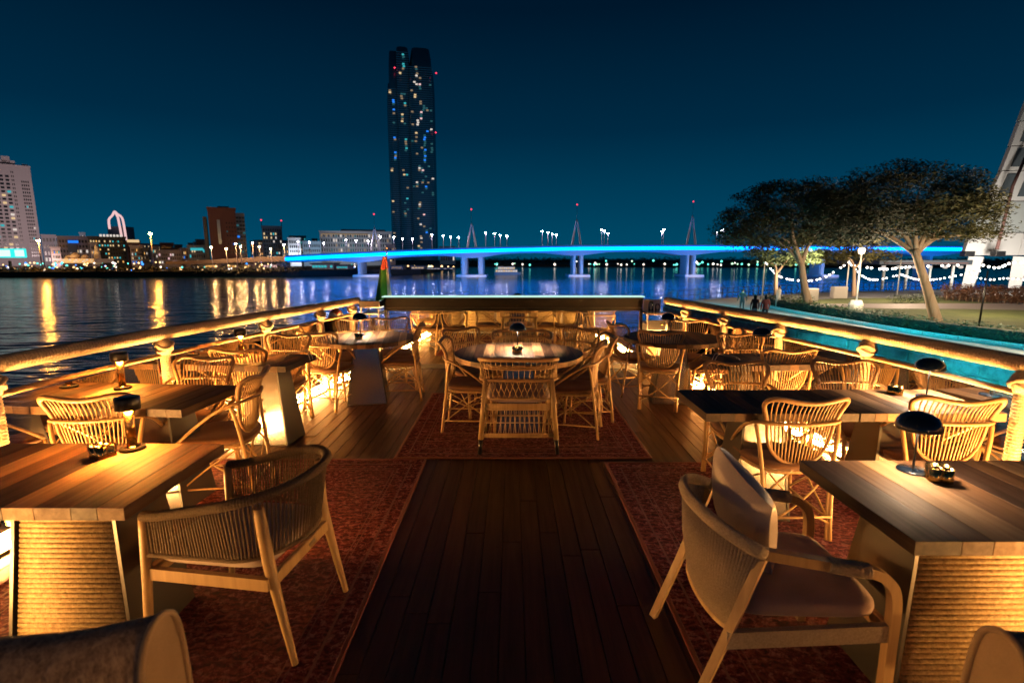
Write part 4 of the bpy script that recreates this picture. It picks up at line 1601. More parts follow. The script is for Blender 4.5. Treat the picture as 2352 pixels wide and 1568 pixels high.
# tower with an open pointed arch outlined in light
ar = thing('arch_tower', 'slim tower crowned by an open arch outlined in pink white light', 'building', tuple(at(268, 598, 420)))
outl_ = [(252, 526), (250, 505), (258, 495), (263, 486), (270, 492), (280, 500), (285, 520), (290, 552)]
pa = smooth_path([at(x, y, 420) - ar.location for x, y in outl_], 3)
MB().tube(pa, .9, 6).build('arch_light', M['win']['pink'], ar)
MB().tube([at(x, y, 420.5) - ar.location for x, y in ((266, 490), (271, 500), (275, 520), (281, 552))], .9, 6).build('arch_light', M['win']['pink'], ar)
q = box_at(251, 287, 520, 598, 424, 12)
MB().box(Vector(((q[0] + q[1]) / 2, 430, (q[2] + q[3]) / 2)) - ar.location, (q[1] - q[0], 12, q[3] - q[2])).build('shaft', M['facade_blue'], ar)

# golden lit market hall and white minaret on the left shore
mk = thing('market_hall', 'low golden lit domed hall on the left shore', 'building', tuple(at(178, 606, 160)))
q = box_at(142, 216, 594, 604, 160, 8)
MB().box(Vector(((q[0] + q[1]) / 2, 164, (q[2] + q[3]) / 2)) - mk.location, (q[1] - q[0], 8, q[3] - q[2])).build('wall', M['facade_pale'], mk)
for px, pr in ((158, 8), (174, 13), (196, 9)):
    c = at(px, 594, 163) - mk.location
    r_ = pr * 160 / 1176
    MB().lathe([(r_, 0), (r_ * .9, r_ * .45), (r_ * .55, r_ * .85), (.05, r_ * 1.1)], 14, tuple(c)).build('dome', M['facade_pale'], mk)
windows(mk, q[0] + .3, q[1] - .3, q[2] + .2, q[3] - .1, 160, 14, 2, ['amber', 'warm', 'white'], .6, .55, .6, False)
mn = thing('minaret', 'slim white lit minaret on the left shore', 'building', tuple(at(226, 606, 165)))
zz = at(222, 560, 165).z - mn.location.z
MB().lathe([(1.0, 0), (.8, zz * .55), (1.0, zz * .57), (.6, zz * .62), (.5, zz * .85), (.05, zz)], 10).build('shaft', mat('white_stone', (.7, .66, .62), .7), mn)

# ------------------------------------------------------------------ the dark glass tower
TY = 560
tw = thing('glass_tower', 'very tall dark glass tower with scattered lit windows', 'building', tuple(at(950, 600, TY)), math.atan2(-at(950, 600, TY).x, TY))
tl = tw.location.copy()


def tower_slab(name, pxl, pxr, pyt, Y, m, dep):
    q = box_at(pxl, pxr, pyt, 598, Y, dep)
    rad = 3
    hx, hy = (q[1] - q[0]) / 2, dep / 2
    plan = lambda k: [(k * hx * math.copysign(abs(math.cos(a)) ** .45, math.cos(a)), k * hy * math.copysign(abs(math.sin(a)) ** .45, math.sin(a))) for a in [2 * math.pi * (j + .5) / 24 for j in range(24)]]
    H_ = q[3] - q[2]
    rings = [(1, 0), (1, H_ - 34), (.97, H_ - 20), (.91, H_ - 10), (.78, H_)]
    cc = Vector(((q[0] + q[1]) / 2, Y + hy, q[2])) - tl
    b = MB()
    b.add([cc + Vector((x, y, z)) for k, z in rings for x, y in plan(k)], [(i * 24 + j, i * 24 + (j + 1) % 24, (i + 1) * 24 + (j + 1) % 24, (i + 1) * 24 + j) for i in range(4) for j in range(24)], True)
    b.add([cc + Vector((x, y, H_)) for x, y in plan(.78)], [tuple(range(24))])
    b.build(name, m, tw)
    return q


s1 = tower_slab('west_slab', 897, 925, 190, TY + 6, M['tower_glass'], 40)
s1b = tower_slab('west_slab', 902, 926, 116, TY + 7, M['tower_glass'], 36)
s2 = tower_slab('middle_slab', 915, 949, 104, TY + 3, M['tower_glass'], 44)
s3 = tower_slab('east_slab', 939, 1003, 136, TY, M['tower_glass'], 46)
s4 = tower_slab('east_slab', 946, 999, 104, TY + 2, M['tower_glass'], 40)
for q, n_ in ((s3, 92), (s2, 95), (s1, 84)):
    b = MB()
    for k in range(n_):
        z = q[2] + (q[3] - q[2] - 6) * (k + .5) / n_
        b.box(Vector(((q[0] + q[1]) / 2, q[4] - .05, z)) - tl, ((q[1] - q[0]) * .8, .3, .7))
    o = b.build('floor_band', M['tower_rib'], tw)
    o['kind'] = 'stuff'
tower_cols = [(905, s1, .16, ['dimwarm', 'dimwarm', 'warm']), (913, s1, .12, ['dimwarm', 'dimteal', 'blue']), (929, s2, .14, ['dimteal', 'dimteal', 'dimwarm', 'warm']), (936, s2, .22, ['dimteal', 'dimwarm', 'dimwarm', 'teal']),
              (958, s3, .40, ['white', 'dimwarm', 'dimwarm', 'dimteal', 'warm']), (963, s3, .46, ['white', 'dimwarm', 'dimteal', 'dimwarm']), (970, s3, .28, ['dimwarm', 'dimteal', 'pink', 'dimteal']), (977, s3, .18, ['dimteal', 'dimteal', 'blue']),
              (984, s3, .16, ['dimteal', 'blue', 'dimwarm']), (993, s3, .16, ['dimteal', 'dimteal', 'white']), (950, s3, .12, ['dimwarm', 'dimteal'])]
pane = {}
for px, q, pl, ks in tower_cols:
    x = at(px, 400, q[4]).x
    run = 0
    for j in range(92):
        z = q[2] + 6 + (q[3] - q[2] - 12) * (j + .5) / 92
        on = rc.random() < (pl * .45 if run == 0 else .42)
        run = 1 if on else 0
        if on:
            k = rc.choice(ks)
            if k not in pane:
                pane[k] = MB().box((0, 0, 0), (2.3, .5, 1.5)).mesh('window', M['win'][k])
            put('window', pane[k], tw, Vector((x + rc.uniform(-.6, .6), q[4] - .3, z)) - tl)
for px, py in ((907, 158), (1007 - 6, 164), (1002 - 2, 302)):
    MB().lathe([(0, -1), (1.1, 0), (0, 1)], 8, tuple(at(px, py, TY - .5) - tl)).build('beacon', M['win']['red'], tw)

# ------------------------------------------------------------------ the bridge
BY_ = 145
brg = thing('road_bridge', 'long road bridge with a glowing cyan strip and blue lit girders', 'bridge', (0, BY_, WATER_Z))
bl = brg.location.copy()
TOPL = [(655, 588), (770, 582), (880, 577), (1030, 571), (1176, 567), (1330, 564), (1500, 563), (1690, 563), (1950, 564), (2280, 566)]
PIER = [828, 883, 1066, 1105, 1318, 1335, 1577, 1592, 1885, 2130]
PMAIN = [830, 1085, 1325, 1585, 1890, 2150]


def ztop(px):
    for (a, ya), (c, yc) in zip(TOPL, TOPL[1:]):
        if px <= c:
            return ya + (yc - ya) * (px - a) / (c - a)
    return TOPL[-1][1]


def zbot(px):
    d = min(abs(px - p) for p in PMAIN)
    return ztop(px) + 15 + 8 * math.exp(-(d / 52.) ** 2)


M['girder'] = mat('bridge_girder', (.42, .44, .50), .6)
xs_ = [655 + 12.5 * k for k in range(131)]
b, b2, b3 = MB(), MB(), MB()


def sweep(b, f0, f1, y0, y1):
    vs, fs = [], []
    for px in xs_:
        a, c = at(px, f1(px), BY_), at(px, f0(px), BY_)
        vs += [(a.x, y0, a.z), (a.x, y1, a.z), (a.x, y1, c.z), (a.x, y0, c.z)]
    vs = [Vector(v) - bl for v in vs]
    for k in range(len(xs_) - 1):
        for j in range(4):
            fs.append((k * 4 + j, k * 4 + 4 + j, k * 4 + 4 + (j + 1) % 4, k * 4 + (j + 1) % 4))
    b.add(vs, fs)


sweep(b, lambda p: ztop(p) + 12, zbot, BY_ + 1.2, BY_ + 12)
b.build('girder', M['girder'], brg)
sweep(b2, lambda p: ztop(p) + 1.5, lambda p: ztop(p) + 12, BY_ + .2, BY_ + 13)
b2.build('road_deck', M['girder'], brg)
b3.__init__()
sweep(b3, lambda p: ztop(p) + 4.0, lambda p: ztop(p) + 10, BY_ - .05, BY_ + .15)
b3.build('light_strip', emis('bridge_strip', (.0, .115, .62), 17), brg)
b4 = MB()
sweep(b4, lambda p: ztop(p) - 1.5, lambda p: ztop(p) + 1.4, BY_, BY_ + .3)
b4.build('parapet', M['facade_grey'], brg)
M['pier'] = mat('pier_concrete', (.48, .44, .42), .7)
for k, px in enumerate(PIER):
    a = at(px, zbot(px), BY_ + 4)
    wpx = {0: 9, 1: 9, 2: 13, 3: 12, 4: 7, 5: 8, 6: 7, 7: 8, 8: 9, 9: 9}[k] * 1.15
    w0 = wpx * BY_ / 1176
    h = a.z - WATER_Z + .3
    MB().prism([(p[0] * w0, p[1]) for p in ((-.5, -.8), (-.3, -1.6), (.3, -1.6), (.5, -.8), (.5, 4), (-.5, 4))], -.4, h).build('pier', M['pier'], brg, Vector((a.x, BY_ + 4, WATER_Z)) - bl)
for px, w_ in ((853, 70), (1085, 70), (1327, 50), (1585, 45), (1890, 40)):
    a = at(px, 620, BY_ + 4)
    MB().box((0, 2, .15), (w_ * BY_ / 1176, 10, .8), bev=.2).build('pile_cap', M['pier'], brg, Vector((a.x, BY_ + 3, WATER_Z)) - bl)
# decorative forked pylons on the deck, each with a beacon
for px, pt, pb in ((860, 522, 492), (1083, 512, 481), (1325, 503, 470), (1591, 494, 463)):
    zb, zt, zq = at(px, ztop(px), BY_ + 3).z, at(px, pt, BY_ + 3).z, at(px, pb, BY_ + 3).z
    x = at(px, pt, BY_ + 3).x
    for s in (-1, 1):
        MB().tube(smooth_path([Vector((x + s * 1.25, BY_ + 3, zb)) - bl, Vector((x + s * .75, BY_ + 3, zb + (zt - zb) * .42)) - bl, Vector((x + s * .05, BY_ + 3, zt)) - bl], 4), [.34, .33, .32, .31, .28, .24, .20, .14, .08], 7).build('pylon_leg', M['pier'], brg)
    MB().tube([Vector((x, BY_ + 3, zt - .3)) - bl, Vector((x, BY_ + 3, zq)) - bl], .03, 5).build('mast', M['black'], brg)
    MB().lathe([(0, -.28), (.28, 0), (0, .28)], 8, tuple(Vector((x, BY_ + 3, zq)) - bl)).build('beacon', M['win']['red'], brg)

# unseen lights added in front of the bridge: blue for girders, white for piers
def area(name, loc, look, sx, sy, col, W, spread=math.pi):
    d = bpy.data.lights.new(name, 'AREA')
    d.shape = 'RECTANGLE'
    d.size, d.size_y = sx, sy
    d.color = col
    d.energy = W
    d.spread = spread
    o = bpy.data.objects.new(name, d)
    COL.objects.link(o)
    o.location = loc
    o.rotation_euler = (Vector(look) - Vector(loc)).to_track_quat('-Z', 'Z').to_euler()
    return o


def point(name, loc, col, W, r_=.2):
    d = bpy.data.lights.new(name, 'POINT')
    d.color = col
    d.energy = W
    d.shadow_soft_size = r_
    o = bpy.data.objects.new(name, d)
    COL.objects.link(o)
    o.location = loc
    return o


xl, xr = at(670, 590, BY_).x, at(2200, 590, BY_).x
for k in range(6):
    x = xl + (xr - xl) * (k + .5) / 6
    area('bridge_fill_light', (x, BY_ - 5, -2.4), (x, BY_ + 3, 2.6), (xr - xl) / 6, .6, (.0, .24, 1.0), 2200)  # blue fill added over the water to colour the girders
for px in (848, 1085, 1327, 1585, 1890):
    a = at(px, 620, BY_)
    area('pier_fill_light', (a.x + 1.0, BY_ - 3, WATER_Z + .6), (a.x + 1.0, BY_ + 4, 0), 5, .5, (1, .80, .70), 160)  # white fill added ahead of each pier, no fixture modelled

M['ramp'] = mat('ramp_concrete', (.13, .10, .095), .8)
# ramp at the left end of the bridge
rp_ = thing('bridge_ramp', 'concrete approach ramp of the bridge lit orange from below', 'ramp', tuple(at(530, 606, 152)))
vs, fs = [], []
for px, y0, y1 in ((380, 601, 607), (470, 597, 606), (560, 592, 602), (655, 588, 601)):
    a, c = at(px, y1, 152), at(px, y0, 152)
    vs += [(a.x, 152, a.z), (a.x, 162, a.z), (c.x, 162, c.z), (c.x, 152, c.z)]
vs = [Vector(v) - rp_.location for v in vs]
for k in range(3):
    for j in range(4):
        fs.append((k * 4 + j, k * 4 + 4 + j, k * 4 + 4 + (j + 1) % 4, k * 4 + (j + 1) % 4))
MB().add(vs, fs + [(0, 3, 2, 1), (12, 13, 14, 15)]).build('deck_slab', M['ramp'], rp_)
for px in (430, 500, 575, 640):
    a = at(px, 604, 154)
    MB().box(Vector((a.x, 156, (a.z - 2.4) / 2)) - rp_.location, (1.6, 3, a.z + 2.4)).build('pier', M['pier'], rp_)
# second, lower bridge far behind
b = MB()
q = box_at(1080, 1402, 614, 621, 330, 10)
fb = thing('far_bridge', 'low blue lit bridge far behind the main bridge', 'bridge', ((q[0] + q[1]) / 2, 330, WATER_Z))
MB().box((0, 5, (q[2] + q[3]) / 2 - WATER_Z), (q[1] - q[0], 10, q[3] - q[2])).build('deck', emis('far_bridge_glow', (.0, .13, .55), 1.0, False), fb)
for k in range(6):
    MB().box((-40 + 16 * k, 5, (q[2] - WATER_Z) / 2), (2, 6, q[2] - WATER_Z)).build('pier', M['pier'], fb)

# ------------------------------------------------------------------ lamps
def street_lamp(px, py, Y, zb, kind, label, group, r_=.3, arm=False):
    p = at(px, py, Y)
    t = thing('street_lamp', label, 'street lamp', (p.x, Y, zb), 0, group)
    MB().tube([(0, 0, 0), (0, 0, p.z - zb)], [r_ * .42, r_ * .25], 6).build('pole', M['facade_grey'], t)
    MB().lathe([(0, -r_ * .5), (r_ * .8, -r_ * .3), (r_, 0), (r_ * .7, r_ * .4), (0, r_ * .55)], 8, (0, 0, p.z - zb)).build('lamp_head', M['bulb'][kind], t)
    return t


orange = [(88, 553, 'tall amber street lamp in front of the pale apartment tower', .42), (345, 537, 'tallest amber street lamp left of the brown tower, ringed by a glow', .46),
          (485, 568, 'amber street lamp at the left foot of the brown tower', .26), (519, 571, 'amber street lamp in front of the brown tower', .24), (541, 560, 'amber street lamp at the right edge of the brown tower', .26),
          (552, 566, 'amber street lamp before the blue grey wing of the brown tower', .24), (580, 558, 'amber street lamp just right of the brown tower', .26), (596, 566, 'amber street lamp left of the square block', .24),
          (622, 572, 'amber street lamp below the square block', .24), (652, 562, 'amber street lamp at the start of the bridge', .28)]
for px, py, lb, r_ in orange:
    street_lamp(px, py, 149, -2, 'orange' if r_ > .3 else 'warm', lb, 'amber lamps along the left shore', r_)
z2 = lambda zx: (600 + zx * .2551) * .98
y2 = lambda zy: (300 + zy * .2551) * .98
z3 = lambda zx: (1200 + zx * .2551) * .98
lampz = [(z2(a), y2(b)) for a, b in ((385, 1045), (490, 1050), (620, 1060), (825, 1030), (920, 1035), (1030, 1040), (1140, 1000), (1265, 1005), (1345, 1018), (1437, 1020), (1615, 980), (1720, 990), (1787, 1000), (1862, 1005), (2110, 963), (2192, 970), (2245, 985), (2305, 990))]
lampz += [(z3(a), y2(b)) for a, b in ((278, 950), (330, 960), (370, 972), (408, 980), (825, 938), (850, 945), (882, 968), (1380, 955), (1395, 932), (1885, 955), (1925, 942), (1945, 930))]
lampz.sort()
for k, (px, py) in enumerate(lampz):
    street_lamp(px, py, BY_ + (2 if k % 2 else 10), at(px, ztop(max(px, 656)), BY_ + 6).z, 'violet', 'white road lamp on the bridge, %s from the left end' % ORD[k], 'road lamps on the bridge', .26)
# many small lamps of the far shore, under and beyond the bridge
far = []
for _ in range(62):
    far.append((rc.uniform(1130, 1890), rc.choice([rc.uniform(598, 612), rc.uniform(612, 624)]), rc.uniform(262, 320), rc.choice(['teal', 'green', 'white', 'teal'])))
for _ in range(26):
    far.append((rc.uniform(905, 1060), rc.uniform(612, 629), rc.uniform(178, 230), rc.choice(['warm', 'white', 'green'])))
for _ in range(22):
    far.append((rc.uniform(722, 826), rc.uniform(606, 627), rc.uniform(175, 220), rc.choice(['teal', 'white', 'blue', 'teal'])))
for _ in range(118):
    far.append((rc.uniform(0, 660), rc.uniform(602, 622), rc.uniform(147, 175), rc.choice(['teal', 'white', 'warm', 'blue', 'warm', 'teal', 'warm'])))
dim = {k: emis('small_' + k, c, s, False) for k, c, s in (('warm', (1, .58, .24), 3.5), ('white', (1, .86, .74), 3.5), ('teal', (.15, 1, .82), 2.2), ('green', (.55, 1, .62), 2.2), ('blue', (.04, .25, 1), 3))}
far.sort()
cnt = {}
for px, py, Y, kd in far:
    zone = 'left of the bridge' if px < 700 else 'beneath the first bridge span' if px < 850 else 'beneath the second bridge span' if px < 1090 else 'beneath the third bridge span' if px < 1325 else 'beneath the fourth bridge span' if px < 1590 else 'beneath the last bridge span'
    n_ = cnt[(zone, kd)] = cnt.get((zone, kd), -1) + 1
    p = at(px, py, Y)
    zb = -2.05
    r_ = .0016 * Y * rc.uniform(.7, 1.7)
    t = thing('shore_lamp', 'tiny %s lamp %s, %s of its colour from left' % ({'warm': 'amber', 'green': 'pale green'}.get(kd, kd), zone, ORD[n_]), 'lamp', (p.x, Y, zb), 0, 'small lamps scattered along the far shores')
    b = MB().tube([(0, 0, 0), (0, 0, max(.2, p.z - zb))], r_ * .2, 4)
    b.build('pole', M['facade_dark'], t)
    MB().lathe([(0, -r_), (r_, 0), (0, r_)], 7, (0, 0, max(.25, p.z - zb))).build('lamp_head', dim[kd], t)
# low lit pavilions behind the bridge piers
for k, (a, c, y0, y1, kd, lb) in enumerate(((716, 766, 606, 622, 'teal', 'low brown gate with teal lights behind the left bridge span'), (772, 800, 610, 621, 'teal', 'bright teal lit kiosk behind the left bridge span'), (944, 975, 612, 622, 'warm', 'low warm lit pavilion behind the second bridge span'),
                                             (980, 1042, 616, 624, 'white', 'long white lit canopy behind the second bridge span'), (898, 925, 611, 623, 'dimwarm', 'dim warm pavilion beside the bridge pier'), (560, 600, 606, 618, 'amber', 'amber lit low hall below the ramp'), (604, 650, 606, 618, 'pink', 'pale lit wall of a hall below the ramp'), (470, 540, 607, 615, 'amber', 'long golden lit canopy below the ramp'))):
    q = box_at(a, c, y0, y1, 172, 6)
    t = thing('pavilion', lb, 'pavilion', ((q[0] + q[1]) / 2, 172, -2.0))
    MB().box((0, 3, (q[3] + 2) / 2), (q[1] - q[0], 6, q[3] + 2)).build('wall', M['facade_grey'], t)
    MB().box((0, 2.6, q[3] + 2.15), (q[1] - q[0] + .8, 7, .3)).build('roof', M['facade_dark'], t)
    n_ = max(3, int((c - a) / 7))
    windows(t, q[0] + .2, q[1] - .2, max(q[2], -1.7), q[3] - .2, 172, n_, 1, [kd], .85, .7, .6, False)

# lit party boat under the bridge
q = box_at(1136, 1195, 615, 636, 165, 6)
pb = thing('party_boat', 'brightly lit white party boat passing under the bridge', 'boat', ((q[0] + q[1]) / 2, 165, WATER_Z))
wd = q[1] - q[0]
MB().prism([(-wd / 2, -1.5), (wd * .38, -1.5), (wd * .52, 0), (wd * .38, 1.5), (-wd / 2, 1.5)], -.3, .75).build('hull', M['white_paint'], pb)
for k, (z, f) in enumerate(((.75, .86), (1.65, .66))):
    MB().box((-.3, 0, z + .82), (wd * f, 3.0, .08)).build('deck_roof', M['white_paint'], pb)
    for j in range(9):
        MB().box((-.3 - wd * f / 2 + wd * f * (j + .5) / 9, -1.2, z + .38), (wd * f / 9 * .7, .1, .5)).build('window', M['win']['white' if (j + k) % 3 else 'warm'], pb)
    MB().box((-.3, .2, z + .39), (wd * f * .97, 2.2, .76)).build('cabin', M['facade_pale'], pb)

# light of the city on its facades: unseen area lights added before the buildings
area('city_fill_light', (-185, 200, 2), (-215, 240, 32), 14, 3, (1, .76, .76), 17000)
area('city_fill_light', (-165, 180, 3), (-178, 208, 8), 22, 2, (1, .62, .50), 1800)
area('city_fill_light', (-112, 172, 1), (-102, 184, 12), 14, 2, (1, .50, .34), 420)
area('city_fill_light', (-84, 235, 2), (-84, 270, 10), 40, 2, (.70, .85, .95), 9000)
area('city_fill_light', (-84, 147, -1), (-84, 156, 1), 30, 1, (1, .45, .20), 260)
area('city_fill_light', (-136, 152, -1), (-136, 162, 2), 14, 1, (1, .55, .16), 1500)

# ------------------------------------------------------------------ quay: promenade, lawn, path
QZ = -2.1
quay = [(40, -60), (19.5, -60), (17.6, 10), (17.4, 17), (15.7, 25.4), (13.2, 35), (12.3, 41), (13.4, 43.5), (17.5, 46.9), (25.5, 52.5), (36, 58), (60, 64), (300, 90), (300, -60)]


def paving_mat():
    m = mat('promenade_paving', (.30, .29, .28), .55)
    v = coords(m, rnd_shift=False)
    n1 = noise(m, v, .35, 4, .6)
    n2 = noise(m, v, 6, 5, .7)
    ad = N(m, 'ShaderNodeMath', operation='MULTIPLY_ADD')
    ad.inputs[1].default_value = .5
    L(m, n2, ad.inputs[0])
    L(m, n1, ad.inputs[2])
    bc(m, ramp(m, ad.outputs[0], [(.5, (.20, .19, .185)), (1.0, (.36, .35, .33))]))
    bump(m, n2, .2, .01)
    return m


tag(MB().prism(quay, WATER_Z - 1, QZ).build('promenade', paving_mat()), kind='structure')
# quay edge stones
b = MB()
edge = smooth_path([(x, y, 0) for x, y in [(19.0, -40), (17.6, 10), (17.4, 17), (15.7, 25.4), (13.2, 35), (12.3, 41)]], 6)
for a, c in zip(edge, edge[1:]):
    n_ = max(1, int((c - a).length / 1.2))
    for j in range(n_):
        p, p2 = a.lerp(c, j / n_), a.lerp(c, (j + 1) / n_)
        d = (p2 - p)
        b.box(((p + p2) / 2 + Vector((.15, 0, QZ + .075))), (.5, d.length - .03, .15), rz=math.atan2(d.y, d.x) - math.pi / 2, bev=.03)
wb = MB()
for a, c in zip(edge, edge[1:]):
    n_ = max(1, int((c - a).length / 1.3))
    for j in range(n_):
        p, p2 = a.lerp(c, j / n_), a.lerp(c, (j + 1) / n_)
        d = p2 - p
        out = Vector((-d.y, d.x, 0)).normalized()
        for q in range(3):
            m_ = (p + p2) / 2 + d * (.5 if q % 2 else 0) + out * (.02 + rc.uniform(0, .05))
            wb.box(m_ + Vector((0, 0, QZ - .27 - .5 * q)), (.3, d.length - .05, .46), rz=math.atan2(d.y, d.x) - math.pi / 2, bev=.04)
tag(wb.build('quay_wall_blocks', rope_mat('quay_stone', (.10, .10, .10), (.34, .33, .31), 2.2)), kind='structure')
tag(b.build('quay_edge_stones', mat('edge_stone', (.09, .085, .08), .8)), kind='structure')


def lawn_mat():
    m = mat('lawn', (.05, .055, .015), .9)
    v = coords(m, rnd_shift=False)
    bc(m, ramp(m, noise(m, v, 1.2, 6, .75), [(.3, (.028, .046, .010)), (.7, (.085, .098, .026))]))
    bump(m, noise(m, v, 14, 4, .7), .8, .05)
    return m


hedge_line = smooth_path([(26.5, 2, 0), (23.2, 14, 0), (21.6, 21.2, 0), (20.4, 25.7, 0), (19.9, 32, 0), (19.8, 38, 0), (20.5, 42, 0)], 8)
lw = [(p.x + .9, p.y) for p in hedge_line] + [(24, 45), (32, 47.5), (60, 50), (140, 55), (140, 2)]
tag(MB().prism(lw, QZ + .003, QZ + .10).build('lawn', lawn_mat()), kind='structure')
pth = [(27.5, 37.5), (33, 37.2), (45, 34.5), (140, 28), (140, 36), (60, 41), (40, 42), (30, 41.5), (24.5, 41.5), (23.5, 39.5)]
tag(MB().prism(pth, QZ + .07, QZ + .106).build('garden_path', mat('path_paving', (.17, .145, .15), .7)), kind='structure')
# kerb in front of the hedge
b = MB()
for a, c in zip(hedge_line, hedge_line[1:]):
    d = c - a
    b.box(((a + c) / 2 + Vector((-.12, 0, QZ + .09))), (.22, d.length - .02, .18), rz=math.atan2(d.y, d.x) - math.pi / 2, bev=.02)
tag(b.build('hedge_kerb', M['white_paint']), 'pale kerb at the foot of the long clipped hedge', 'kerb')
hd = thing('hedge', 'long low clipped hedge beside the promenade', 'hedge', (21, 25, QZ))
b = MB()
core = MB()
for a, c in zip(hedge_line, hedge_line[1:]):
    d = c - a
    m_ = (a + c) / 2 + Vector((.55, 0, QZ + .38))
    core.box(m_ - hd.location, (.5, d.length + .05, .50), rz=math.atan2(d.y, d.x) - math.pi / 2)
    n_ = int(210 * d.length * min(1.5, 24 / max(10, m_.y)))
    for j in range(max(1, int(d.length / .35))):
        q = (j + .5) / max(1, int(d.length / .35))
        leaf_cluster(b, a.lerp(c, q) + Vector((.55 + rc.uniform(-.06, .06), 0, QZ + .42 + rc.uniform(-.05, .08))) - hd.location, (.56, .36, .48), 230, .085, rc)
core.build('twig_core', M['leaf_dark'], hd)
b.build('foliage', M['leaf_hedge'], hd)

# fence along the far quay edge
fe = thing('quay_fence', 'dark metal fence along the far edge of the promenade', 'fence', (17, 46, QZ))
fp = [(12.3, 41), (13.4, 43.5), (17.5, 46.9), (25.5, 52.5), (36, 58), (60, 64)]
fpts = [Vector((x + .1, y - .15, 0)) for x, y in fp]
pl_ = MB().box((0, 0, .5), (.05, .05, 1.0)).mesh('post', M['black'])
for a, c in zip(fpts, fpts[1:]):
    n_ = max(1, int((c - a).length / .85))
    for j in range(n_):
        put('post', pl_, fe, a.lerp(c, j / n_) - Vector((fe.location.x, fe.location.y, 0)))
for z in (.98, .52, .12):
    MB().tube([p + Vector((0, 0, z)) - Vector((fe.location.x, fe.location.y, 0)) for p in fpts], .03, 5).build('rail', M['black'], fe)

# ------------------------------------------------------------------ trees and shrubs
def tree(label, base, fork, limbs, crown, nclump, nleaf, m, seed, r0=.3, size=.15, grp='spreading trees on the lawn', gap=None):
    r_ = random.Random(seed)
    t = thing('spreading_tree', label, 'tree', base, 0, grp)
    Bv = Vector(base)
    mid = (Bv + fork) / 2 + Vector((r_.uniform(-.15, .15), 0, 0))
    MB().tube([p - Bv for p in smooth_path([Bv, Bv.lerp(mid, .5), mid, fork], 4)], [r0 * (1.15 - .45 * k / 12) for k in range(13)], 9).build('trunk', M['bark'], t)
    c, rad = crown
    for e in limbs:
        pts = smooth_path([fork - (fork - mid) * .12, fork.lerp(e, .45) + Vector((r_.uniform(-.3, .3), r_.uniform(-.3, .3), .25)), e], 5)
        MB().tube([p - Bv for p in pts], [r0 * .62 * (1 - .8 * k / (len(pts) - 1)) for k in range(len(pts))], 7).build('limb', M['bark'], t)
    b = MB()
    for _ in range(nclump):
        a = r_.uniform(0, 2 * math.pi)
        q = math.sqrt(r_.random())
        x, y = q * math.cos(a), q * math.sin(a)
        hz = math.sqrt(max(0, 1 - q * q))
        z = r_.uniform(-.55, 1.0) * hz if q < .8 else r_.uniform(-.5, .3)
        p = c + Vector((x * rad[0], y * rad[1], z * rad[2]))
        if gap and (Vector((p.x, 0, p.z)) - Vector((gap[0], 0, gap[2]))).length < gap[3]:
            continue
        s = r_.uniform(.5, 1.0)
        leaf_cluster(b, p - Bv, (1.25 * s, 1.2 * s, .52 * s), int(nleaf * s), size, r_, droop=.25)
    o = b.build('crown', m, t)
    return t


v_ = at
gz = QZ + .1
t1 = v_(1860, 706, 37.0)
tree('spreading tree with forked pale trunk, left of the two big trees', (t1.x, 37, gz), v_(1840, 600, 37), [v_(1795, 545, 37), v_(1872, 548, 36.5), v_(1900, 500, 38), v_(1740, 540, 38), v_(1820, 490, 35)],
     (v_(1815, 512, 37.5), (4.9, 4.2, 3.2)), 280, 190, M['leaf'], 3, .28, .115)
t2 = v_(2152, 740, 29)
tree('spreading tree with smooth leaning trunk, right of the two big trees', (t2.x, 29, gz), v_(2100, 572, 28.7), [v_(2040, 520, 29), v_(2150, 500, 28.5), v_(2200, 470, 30), v_(1970, 520, 30), v_(2110, 440, 28), v_(2230, 540, 29)],
     (v_(2070, 495, 29.5), (4.7, 4.0, 2.7)), 300, 190, M['leaf'], 5, .27, .105, gap=(v_(2122, 430, 29).x, 29, v_(2122, 430, 29).z, .55))
t3 = v_(1785, 680, 46)
tree('small bright green tree beyond the left big tree', (t3.x, 46, gz), v_(1783, 625, 46), [v_(1750, 600, 46), v_(1810, 595, 46)], (v_(1790, 588, 46), (3.2, 2.2, 1.25)), 50, 80, M['leaf_green'], 8, .2, .17, 'small trees by the far promenade')
t4 = v_(1964, 660, 50)
tree('small tree whose crown hangs between the two big trees', (t4.x, 50, gz), v_(1962, 612, 50), [v_(1940, 590, 50), v_(1985, 590, 50)], (v_(1968, 583, 50), (3.6, 2.4, 1.3)), 50, 80, M['leaf'], 9, .2, .18, 'small trees by the far promenade')
# rust coloured shrubs in a row
shr = []
for k in range(3):
    b = MB()
    for j in range(7):
        leaf_cluster(b, Vector((rc.uniform(-.25, .25), rc.uniform(-.25, .25), .25 + .17 * j)), (.42, .42, .26), 60, .11, rc)
    shr.append((b.mesh('foliage', M['leaf_rust']), MB().tube([(0, 0, 0), (.03, 0, .6)], .05, 5).mesh('stem', M['bark'])))
for k in range(15):
    px = 2172 + k * 15
    p = v_(px, 700, 45 - k * .35)
    t = thing('rust_shrub', 'rust brown shrub, %s from the left in the row below the slanted building' % ORD[k], 'shrub', (p.x, 45 - k * .35, gz), rc.uniform(0, 6), 'rust brown shrubs in a row')
    put('foliage', shr[k % 3][0], t)
    put('stem', shr[k % 3][1], t)
# dark low bushes by the path
for k, (px, Y, lb) in enumerate(((2100, 42.5, 'low dark clipped bush behind the garden path, long one'), (1810, 42.3, 'low dark clipped bush between the two left tree trunks'))):
    p = v_(px, 690, Y)
    t = thing('clipped_bush', lb, 'bush', (p.x, Y, gz))
    b = MB()
    for j in range(8):
        leaf_cluster(b, Vector((-1.8 + j * .5, 0, .35)), (.5, .5, .4), 150, .08, rc)
    b.build('foliage', M['leaf_hedge'], t)

